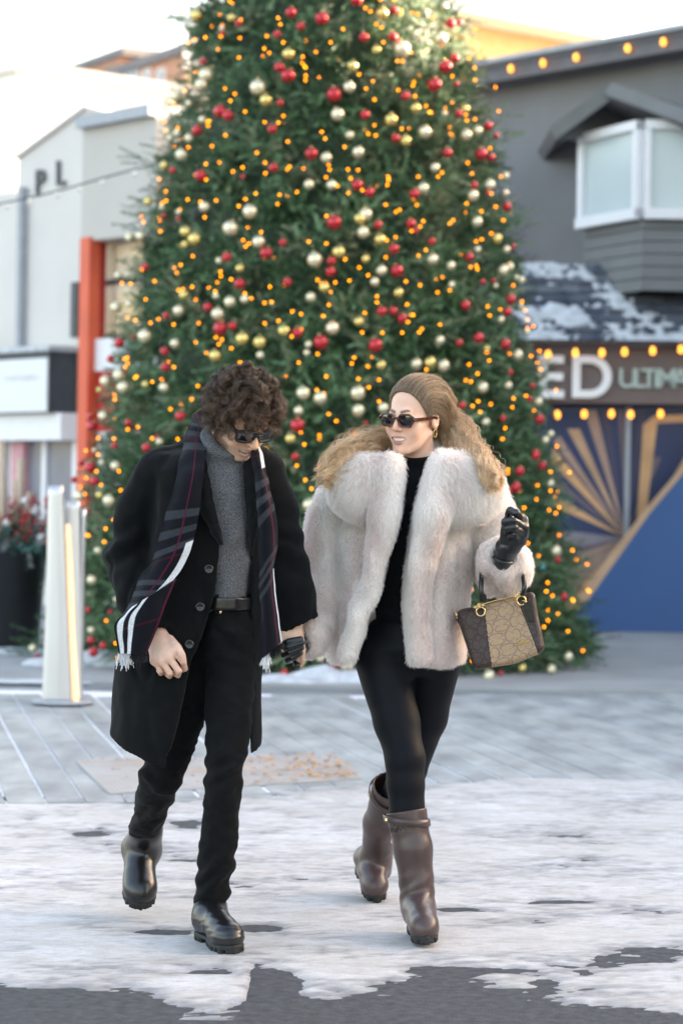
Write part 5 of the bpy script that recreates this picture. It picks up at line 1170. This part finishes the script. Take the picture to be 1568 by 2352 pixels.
# gloves
M_glove = mat('black_glove_leather', (.010, .012, .014), .34, var=.25, scale=30, bump=.15, bscale=90, spec=.55)
kg = [w_(x, y, d) for x, y, d in ((1199, 1196, -.29), (1203, 1212, -.30), (1201, 1227, -.295), (1194, 1240, -.28))]
palm = [(w_(1154, 1290, -.24), w_(1163, 1258, -.25), .027, .030), (w_(1163, 1258, -.25), w_(1184, 1222, -.255), .032, .027)] + [(w_(1168 + i * 3, 1250 + i * 2, -.255), k_, .022, .016) for i, k_ in enumerate(kg)] + [(kg[0], kg[3], .014, .013), (w_(1165, 1232, -.265), w_(1166, 1212, -.26), .018, .015)]
fg = [([kg[0], w_(1184, 1178, -.315), w_(1170, 1171, -.30), w_(1165, 1182, -.285)], [.0135, .0118, .0108, .0095]), ([kg[1], w_(1179, 1196, -.335), w_(1158, 1198, -.315), w_(1157, 1208, -.295)], [.0135, .0118, .0108, .0095]),
      ([kg[2], w_(1180, 1212, -.335), w_(1164, 1214, -.32), w_(1163, 1222, -.30)], [.013, .0115, .0105, .0095]), ([kg[3], w_(1182, 1228, -.32), w_(1174, 1230, -.31), w_(1172, 1236, -.29)], [.012, .0105, .0095, .0085]),
      ([w_(1160, 1240, -.27), w_(1160, 1212, -.28), w_(1167, 1186, -.275), w_(1174, 1174, -.265)], [.018, .0145, .012, .010])]
Vg, Fg = hand_mesh(palm, fg); Ng = vnormals(Vg, Fg); mk('glove', Vg + Ng * (fbm(Vg, 60, 2, 4) * .0012)[:, None], Fg, M_glove, wom)
gl_ = wom.children[-1]
ax_ = unit(w_(1163, 1258, -.25) - w_(1154, 1290, -.24)); cc_ = w_(1154, 1286, -.24); u_ = unit(np.cross(ax_, [0, 1, 0])); v_ = np.cross(ax_, u_)
V, F = tube(cc_ + np.cos(th_)[:, None] * u_ * .030 + np.sin(th_)[:, None] * v_ * .030, .005, 8, True); mk('cuff_roll', V, F[0], M_glove, gl_)
mm_ = lambda x, y, d: P(x, y, DM + d)
palm2 = [(mm_(712, 1462, .07), mm_(695, 1478, .055), .026, .026), (mm_(695, 1478, .055), mm_(664, 1496, .035), .026, .019), (mm_(690, 1492, .05), mm_(668, 1512, .03), .018, .014)]
fg2 = [([mm_(664, 1478, .03), mm_(651, 1480, -.015), mm_(664, 1474, -.048), mm_(690, 1468, -.048)], [.0125, .0118, .0112, .0095]), ([mm_(662, 1490, .03), mm_(650, 1492, -.015), mm_(664, 1486, -.052), mm_(693, 1477, -.052)], [.0125, .0118, .0112, .0095]),
       ([mm_(664, 1502, .03), mm_(653, 1505, -.01), mm_(667, 1499, -.045), mm_(692, 1488, -.047)], [.0122, .0112, .0105, .0092]), ([mm_(668, 1513, .03), mm_(661, 1517, -.005), mm_(672, 1511, -.035), mm_(690, 1500, -.038)], [.011, .010, .0095, .0085]),
       ([mm_(684, 1500, .045), mm_(680, 1516, .02), mm_(682, 1529, .0)], [.014, .0115, .0095])]
Vg, Fg = hand_mesh(palm2, fg2); mk('glove', Vg, Fg, M_glove, wom)
# fur coat
M_pelt = mat('fur_pelt', (.82, .765, .74), .95, var=.12, scale=9)
gap_poly = [(920, 1040), (921, 1100), (904, 1216), (883, 1300), (853, 1388), (832, 1446), (806, 1530), (800, 1600), (960, 1600), (940, 1530), (932, 1487), (929, 1384), (938, 1301), (958, 1176), (985, 1085), (1000, 1030)]
T_fc = [lrow(1518, 762, 1062, DW + .01, .175), lrow(1500, 757, 1066, DW + .01, .18), lrow(1440, 756, 1068, DW + .01, .18), lrow(1380, 758, 1070, DW + .01, .18), lrow(1250, 765, 1085, DW + .02, .165), lrow(1130, 790, 1105, DW + .02, .145), lrow(1085, 825, 1080, DW + .02, .13), lrow(1065, 880, 1040, DW + .03, .10)]
fR_arm = [w_(806, 1120, .03), w_(764, 1210, .04), w_(727, 1300, .02), w_(722, 1375, -.05), w_(722, 1440, -.10), w_(712, 1472, -.11)]
fL_arm = [w_(1088, 1125, .02), w_(1128, 1220, .03), w_(1146, 1312, .0), w_(1150, 1305, -.10), w_(1154, 1285, -.19)]
def coat_parts(Q):
    body = eloft(Q, T_fc); sh = chain(Q, [w_(806, 1118, .03), w_(890, 1070, .05), w_(1010, 1068, .05), w_(1092, 1120, .03)], [.075, .06, .06, .075]); body = smin(body, sh, .05)
    q = proj(Q); op = poly2(q, gap_poly) * sW; body = smax(body, -np.maximum(op, Q[:, 1] - DW - .0), .012)
    aR = chain(Q, fR_arm, [.082, .074, .068, .060, .050, .044], .03); aL = chain(Q, fL_arm, [.085, .078, .074, .074, .066], .03)
    nA = unit(fL_arm[-1] - fL_arm[-2]); aL = smax(aL, (Q - fL_arm[-1]) @ nA - .045, .02); aL = smax(aL, -rcone(Q, fL_arm[-1] - nA * .0, fL_arm[-1] + nA * .12, .032, .038), .01)
    colL = ell(Q, w_(842, 1124, -.130), [.120, .068, .102], None); colR = ell(Q, w_(1052, 1124, -.130), [.134, .068, .110], None)
    rl = chain(Q, [w_(896, 1085, -.14), w_(893, 1190, -.195), w_(868, 1300, -.19), w_(836, 1410, -.18), w_(806, 1495, -.165)], [.050, .050, .040, .036, .034], .02)
    rr_ = chain(Q, [w_(1002, 1080, -.14), w_(984, 1180, -.195), w_(963, 1300, -.19), w_(957, 1400, -.18), w_(962, 1500, -.17)], [.052, .052, .040, .036, .034], .02)
    nk = rcone(Q, w_(962, 1120, -.0), w_(960, 1010, -.02), .085, .092)
    col = smin(smin(colL, rl, .03), smin(colR, rr_, .03), .005)
    bk = rcone(Q, w_(900, 1068, .07), w_(1025, 1066, .07), .055, .055); col = smin(col, bk, .03)
    cut = np.maximum(poly2(q, gap_poly) * sW, Q[:, 1] - DW - .05); col = smax(col, -cut, .015); col = smax(col, -nk, .02)
    return body, smin(aR, 1e3, .01), aL, col
def fur_coat(Q):
    b, aR, aL, c = coat_parts(Q); return np.minimum(smin(smin(b, aR, .012), aL, .012), c)
def fc_disp(V, N):
    q = proj(V); x, y = q[:, 0], q[:, 1]; lowb = np.clip((y - 1225) / 50, 0, 1)
    return fbm(V * [1, 1, .5], 9, 3, 14) * .008 + lowb * np.clip((1500 - y) / 60, 0, 1) * .006 * np.sin(x * .125 + fbm(V, 3.5, 2, 8) * 2.6)
fco, Vf, Ff = sdf_obj('coat', fur_coat, *bounds([w_(665, 1020, -.30), w_(1225, 1530, .25)], .05), .0062, M_pelt, wom, fc_disp)
def sample_surface(V, F, n):
    a, b, c, d = (V[F[:, i]] for i in range(4)); ar = np.linalg.norm(np.cross(c - a, d - b), axis=1) / 2
    f = rng.choice(len(F), n, p=ar / ar.sum()); s, t = rng.random((2, n)); s, t = s[:, None], t[:, None]
    p = (a[f] * (1 - s) + b[f] * s) * (1 - t) + (d[f] * (1 - s) + c[f] * s) * t; return p, f
Nf = vnormals(Vf, Ff)
nF = 270000; p, fi = sample_surface(Vf, Ff, nF); n = Nf[Ff[fi]].mean(1); n /= np.linalg.norm(n, axis=1)[:, None] + 1e-9
vis = (n[:, 1] < .35) | (rng.random(nF) < .35); p, n = p[vis], n[vis]; nF = len(p)
q = proj(p); x, y = q[:, 0], q[:, 1]
cx_ = np.where(x < 930, 846, 1048); onc = np.exp(-(((x - cx_) / 120) ** 2 + ((y - 1130) / 95) ** 2) ** 2)
flow = np.stack([np.where(x < 935, .30, -.30) * (1 - onc) + np.where(x < 935, -.55, .55) * onc * .6, np.full(nF, -.25), np.full(nF, -1.0) * (.75 + .25 * onc)], 1)
flow += np.stack([vnoise(p, 14, 1), vnoise(p, 14, 2), vnoise(p, 14, 3)], 1) * .45 + np.stack([vnoise(p, 45, 4), vnoise(p, 45, 5), vnoise(p, 45, 6)], 1) * .30
arm_up = (x > 1100) & (y > 1240); flow[arm_up] = flow[arm_up] * [.6, 1, .5]
tang = flow - n * (flow * n).sum(1)[:, None]; tang /= np.linalg.norm(tang, axis=1)[:, None] + 1e-6
ln = (.020 + .008 * onc) * rng.uniform(.5, 1.2, nF); k = np.linspace(0, 1, 5)
nj = n + rng.normal(0, .28, (nF, 3))
pts = p[:, None] + nj[:, None] * (ln[:, None] * (.85 * k - .38 * k ** 2))[..., None] + tang[:, None] * (ln[:, None] * (.15 * k + .45 * k ** 2))[..., None]
tone = fbm(p * [1, 1, .35], 9, 3, 30) * .6 + (1 - onc) * .25 + (y > 1230) * .15 - np.exp(-(poly2(q, gap_poly) / 28) ** 2) * .5
pick = tone + rng.normal(0, .22, nF) > .36
M_furw = strand_mat('cream_fur', (.90, .86, .835), (.99, .975, .955), .04, .8, .10, .6); M_furp = strand_mat('rosy_fur', (.76, .64, .61), (.965, .91, .885), .08, .8, .10, .6)
hair('fur', pts[~pick], np.linspace(.0007, .0002, 5), M_furw, fco); hair('fur', pts[pick], np.linspace(.00075, .00022, 5), M_furp, fco)
# long wavy hair
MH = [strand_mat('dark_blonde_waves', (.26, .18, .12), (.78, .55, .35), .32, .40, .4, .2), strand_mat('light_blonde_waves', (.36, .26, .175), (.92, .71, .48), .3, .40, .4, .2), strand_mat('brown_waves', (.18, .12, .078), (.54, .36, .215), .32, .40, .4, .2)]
HL = np.array([[0, -.064, .084], [.028, -.063, .081], [.050, -.058, .066], [.0645, -.044, .042], [.0715, -.030, .015], [.0745, -.014, -.014]])
def wom_hair(nl_, ns_, K=46, jit=1.0):
    out = []; c0 = np.array([0, .014, .034]); rad = np.array([.073, .094, .086])
    for li in range(nl_):
        h = rng.uniform(-1, 1); ah = abs(h); sg = 1 if h > 0 else -1; i = ah * 5; k_ = min(int(i), 4); r0 = HL[k_] * (1 - i + k_) + HL[k_ + 1] * (i - k_); x0 = r0[0]; wq = ah ** 2.2
        A_ = [np.array(a) * (1 - wq) + np.array(b) * wq for a, b in (((x0 * 1.05, -.030, .112), (.078, -.004, .010)), ((x0 * 1.1, .020, .120), (.080, .020, .000)), ((x0 * 1.1, .080, .102), (.079, .048, -.020)), ((x0, .116, .030), (.070, .076, -.048)), ((x0 * .9, .100, -.055), (.058, .090, -.080)))]
        lift = rng.uniform(1.02, 1.08) + .06 * rng.random() ** 3; st = 0 if rng.random() < .55 else rng.uniform(0, 1.6)
        C = [r0] + A_
        C2 = []
        for j, c in enumerate(C):
            dd = c - c0; e = math.sqrt(((dd / rad) ** 2).sum()); tgt = 1.03 if j == 0 else 1 + (lift - 1) * [0, .7, 1.0, 2.4, 4.6, 5.6][j] * (1.1 if sg > 0 else 1.0); c = c0 + dd * (tgt / e) if (e < tgt or j < 4) else c
            C2.append(c * [sg, 1, 1])
        if st: C2 = list(catmull(np.array(C2), 61)[int(st * 12):][::10])
        cap = to_world(np.array(C2), RW, oW, hs)
        right = h > rng.uniform(-.25, .40)
        e1, e2 = rng.normal(0, 1), rng.normal(0, 1); fr = rng.uniform(.45, 1.0)
        if right: B = [(1036, 975, .05), (1060, 1014, -.0), (1090, 1046, -.09), (1120, 1082, -.18), (1146, 1124, -.22)]; sp = [17, 17, 14, 12, 9]
        else: B = [(925, 1005, .08), (880, 1020, .04), (828, 1036, -.05), (780, 1064, -.13), (742, 1110, -.18)]; sp = [12, 15, 18, 19, 16]
        bun = np.array([w_(bx + e1 * s_ * .75 + rng.normal(0, 3), by + e2 * s_ * .8 + rng.normal(0, 3), bd_ + rng.normal(0, .015)) for (bx, by, bd_), s_ in zip(B, sp)])
        C = np.concatenate([cap, bun]); ctr = catmull(C, K + 14)
        ctr = catmull(ctr[:int(len(ctr) * (.70 + .30 * fr))], K)
        seg = np.linalg.norm(np.diff(ctr, axis=0), axis=1); s = np.concatenate([[0], np.cumsum(seg)]); wl = rng.uniform(.050, .090); amp = rng.uniform(.004, .0115); ph = rng.uniform(0, 6.28)
        T = np.gradient(ctr, axis=0); T /= np.linalg.norm(T, axis=1)[:, None] + 1e-9; u = np.cross(T, [0, -1., .2]); u /= np.linalg.norm(u, axis=1)[:, None]; v = np.cross(T, u)
        env = np.clip((s - .07) / .20, .03, 1) * amp; taper = np.clip((s[-1] - s) / .05, .25, 1)
        for q_ in range(ns_):
            jp = rng.normal(0, .30 * jit); of = rng.normal(0, .0048, 2); jr = rng.uniform(.8, 1.2); aa = ph + jp + 2 * math.pi * s / wl; spread = np.clip(s / .2, .45, 1.0) * taper
            out.append(ctr + (np.cos(aa) * env * jr + of[0] * spread)[:, None] * u + (np.sin(aa) * env * jr * .8 + of[1] * spread)[:, None] * v)
    return np.array(out)
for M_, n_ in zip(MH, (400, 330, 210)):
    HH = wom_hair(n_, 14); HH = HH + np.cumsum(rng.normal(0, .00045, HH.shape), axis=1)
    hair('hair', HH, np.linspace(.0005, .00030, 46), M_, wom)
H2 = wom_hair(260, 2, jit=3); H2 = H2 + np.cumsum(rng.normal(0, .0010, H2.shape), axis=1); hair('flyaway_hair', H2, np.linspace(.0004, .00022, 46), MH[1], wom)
def scalpW(Q):
    q = ((Q - oW) @ RW) / hs; d = ell(q, [0, .018, .038], [.0735, .093, .085]); cut = np.interp(q[:, 1], [-.09, -.055, -.02, .02, .06], [.078, .072, .035, -.01, -.07]); return smax(d, cut - q[:, 2], .01) * hs
sdf_obj('hair_cap', scalpW, *bounds([oW + .13, oW - .13], .0), .004, mat('blonde_hair_base', (.10, .066, .043), .6, var=.35, scale=110, stretch=(1, 1, .4)), wom)
# ================================================================== HANDBAG on her forearm
DB = 7.36
b_ = lambda x, y, d=0.0: P(x, y, DB + d)
TL, TR, BR, BL = b_(1047, 1408), b_(1232, 1360), b_(1252, 1493), b_(1088, 1540)
bc = (TL + TR + BR + BL) / 4; eu = unit((TR - TL) + (BR - BL)); ev = unit((BL + BR) - (TL + TR)); ev = unit(ev - eu * (ev @ eu)); en = np.cross(eu, ev)   # en points away from the camera
if en[1] < 0: en = -en
Hh = np.linalg.norm((BL + BR) / 2 - (TL + TR) / 2) / 2; wt, wbm = np.linalg.norm(TR - TL) / 2, np.linalg.norm(BR - BL) / 2
bag = thing('handbag', tuple(bc), 'brown monogram handbag with tan centre panel hanging from the fur sleeve', 'handbag')
RB = np.stack([eu, ev, en], 1); bcen = bc + en * .055
def bag_uv(V):
    q = (V - bcen) @ RB; v = q[:, 1] / Hh; wv = wt + (wbm - wt) * (v + 1) / 2; shear = ((BL + BR) / 2 - (TL + TR) / 2) @ eu / 2; return (q[:, 0] - shear * v) / wv, v, q
def bag_f(Q):
    u, v, q = bag_uv(Q); wv = wt + (wbm - wt) * (np.clip(v, -1, 1) + 1) / 2; th2 = .030 + .035 * (np.clip(v, -1, 1) + 1) / 2
    sag = .010 * (1 - u ** 2)
    a = np.stack([np.abs(u) * wv - wv + .022, np.abs(q[:, 1] - sag * (v > 0)) - Hh + .018, np.abs(q[:, 2]) - th2 + .022], 1)
    d = np.linalg.norm(np.maximum(a, 0), axis=1) + np.minimum(a.max(1), 0) - .020; return d + fbm(Q, 11, 2, 5) * .004
Vb, Fb = nets(bag_f, *bounds([TL, TR, BR, BL, TL + en * .13, BR + en * .13], .05), .0021)
u, v, q = bag_uv(Vb)
def seam_l(v): return -.41 - .11 * v
def seam_r(v): return .65 + .14 * v
cen = (u > seam_l(v)) & (u < seam_r(v))
# monogram of paired C rings: rows of side-by-side and back-to-back pairs
cw, chh = .052, .038
gx, gy = q[:, 0] / cw, q[:, 1] / chh; row = np.floor(gy).astype(int); gx2 = gx + (row % 2) * .5; col_ = np.floor(gx2).astype(int); lx, ly = gx2 - col_ - .5, gy - row - .5
vert = ((row + col_) % 2) == 0; ax1 = np.where(vert, lx, ly); ay1 = np.where(vert, ly, lx)
sgn = np.where(ax1 > 0, 1, -1); rx_, ry_ = (np.abs(ax1) - .25) / .27, ay1 / .47; rad_ = np.hypot(rx_, ry_); rin = np.hypot(rx_ + .10, ry_ * 1.02)
ring = (rad_ < 1.0) & (np.hypot((np.abs(ax1) - .215) / .205, ay1 / .38) > 1.0) & ~((np.abs(ax1) < .10) & (np.abs(ay1) < .10))
tan_, dk = np.array([.36, .235, .140]), np.array([.055, .034, .028])
colb = np.where(cen[:, None], np.where(ring[:, None], [[.225, .145, .105]], tan_), np.where(ring[:, None], [[.026, .016, .015]], dk))
pip = (np.abs(u - seam_l(v)) < .012) | (np.abs(u - seam_r(v)) < .012); colb = np.where(pip[:, None], [[.006, .006, .007]], colb)
M_bag = mat('coated_canvas', (.1, .1, .1), .42, attr=True, var=.10, scale=60, bump=.12, bscale=420, spec=.28)
fc_ = u[Fb].mean(1); sl2, sr2 = seam_l(v)[Fb].mean(1), seam_r(v)[Fb].mean(1)
for nm, msk in (('centre_panel', (fc_ >= sl2) & (fc_ <= sr2)), ('side_panel', fc_ < sl2), ('side_panel', fc_ > sr2)):
    us, inv = np.unique(Fb[msk], return_inverse=True); mk(nm, Vb[us], inv.reshape(-1, 4), M_bag, bag, True, colb[us])
centre = bag.children[0]
def bp(u_, v_, off=0.0): wv = wt + (wbm - wt) * (v_ + 1) / 2; shear = ((BL + BR) / 2 - (TL + TR) / 2) @ eu / 2; th2 = .030 + .035 * (v_ + 1) / 2; return bcen + eu * (u_ * wv + shear * v_) + ev * (v_ * Hh) + en * (-th2 - off)
# gold emblem
xd = unit(eu - [0, 0, 0]); c = bp(.42, .52, .004)
Mt = Matrix(((eu[0], -ev[0], -en[0], c[0]), (eu[1], -ev[1], -en[1], c[1]), (eu[2], -ev[2], -en[2], c[2]), (0, 0, 0, 1)))
text_mesh('COACH', M_goldm, Mt, .0125, .0008, 'emblem_lettering', centre, .0002)
cv_ = [(-.010, -.004), (-.006, -.010), (-.002, -.006), (.001, -.011), (.005, -.006), (.009, -.009)]
V, F = tube(np.array([c + eu * a - ev * (-b2) + ev * (-.004) for a, b2 in cv_]), .0011, 5); mk('emblem_carriage', V, F[0], M_goldm, centre)
V, F = box8(c + ev * .009, eu * .008, ev * .0008, en * .0008); mk('emblem_line', V, F, M_goldm, centre, False)
# zip, handles, rings, tag
zp = np.array([bcen + eu * (t * wt * .97) + ev * (-Hh - .004 - .012 * (abs(t) ** 2) * -1) + en * -.012 for t in np.linspace(-1, 1, 20)]); V, F = tube(zp, .0022, 6); mk('zip', V, F, M_goldm, bag)
th2_ = np.linspace(0, 2 * math.pi, 21)[:-1]
def ringo(c, r, rr2, parent, ax1=eu, ax2=ev): V, F = tube(c + np.cos(th2_)[:, None] * ax1 * r + np.sin(th2_)[:, None] * ax2 * r, rr2, 8, True); return mk('ring', V, F[0], M_goldm, parent)
arm_c = w_(1150, 1318, -.10)
for uu, end in ((-.42, (1108, 1300)), (.60, (1180, 1300))):
    c = bp(uu, -.88, .012); r0 = ringo(c + ev * .004, .0135, .0028, bag)
    V, F = box8(c - ev * .016, eu * .005, ev * .006, en * .005); mk('ring_clasp', V, F, M_goldm, r0, False)
    for s_ in (-1, 1): V, F = box8(c - ev * .014 + eu * .012 * s_, eu * .004, ev * .004, en * .004); mk('stud', V, F, M_goldm, r0, False)
for dep, x0, x1 in ((-.04, 1106, 1203), (.10, 1112, 1200)):
    A = [b_(x0, 1382, dep + .03), b_(x0 - 2, 1345, dep + .03), b_(x0 + 8, 1295, dep + .05), b_(1150, 1262 - (20 if dep > 0 else 0), dep + (.06 if dep < 0 else .05)), b_(x1 - 6, 1295, dep + .05), b_(x1, 1340, dep + .03), b_(x1 - 4, 1368, dep + .03)]
    if dep < 0: A[3] = b_(1150, 1268, .06); A[2] = b_(1112, 1290, .04); A[4] = b_(1190, 1290, .04)
    V, F = tube(catmull(np.array(A), 40), .0075, 8); mk('handle', V, F, M_leath, bag)
c = bp(.74, -.55, .010); V, F = box8(c + ev * .012, eu * .010, ev * .030, en * .0022); tg = mk('hang_tag', V, F, M_leath, bag, False)
V, F = tube(np.array([bp(.62, -.84, .014), bp(.70, -.78, .016), c - ev * .018]), .0016, 6); mk('bead_chain', V, F, M_goldm, tg)
c = bp(-1.0, -.92, -.02); ringo(c, .012, .0025, bag, en, ev); V, F = tube(np.array([c + ev * .01, c + ev * .03 + eu * .006, c + ev * .055 + eu * .014]), .006, 6); mk('side_tab', V, F, M_leath, bag)
# ================================================================== last checks: nothing to do, scene is complete
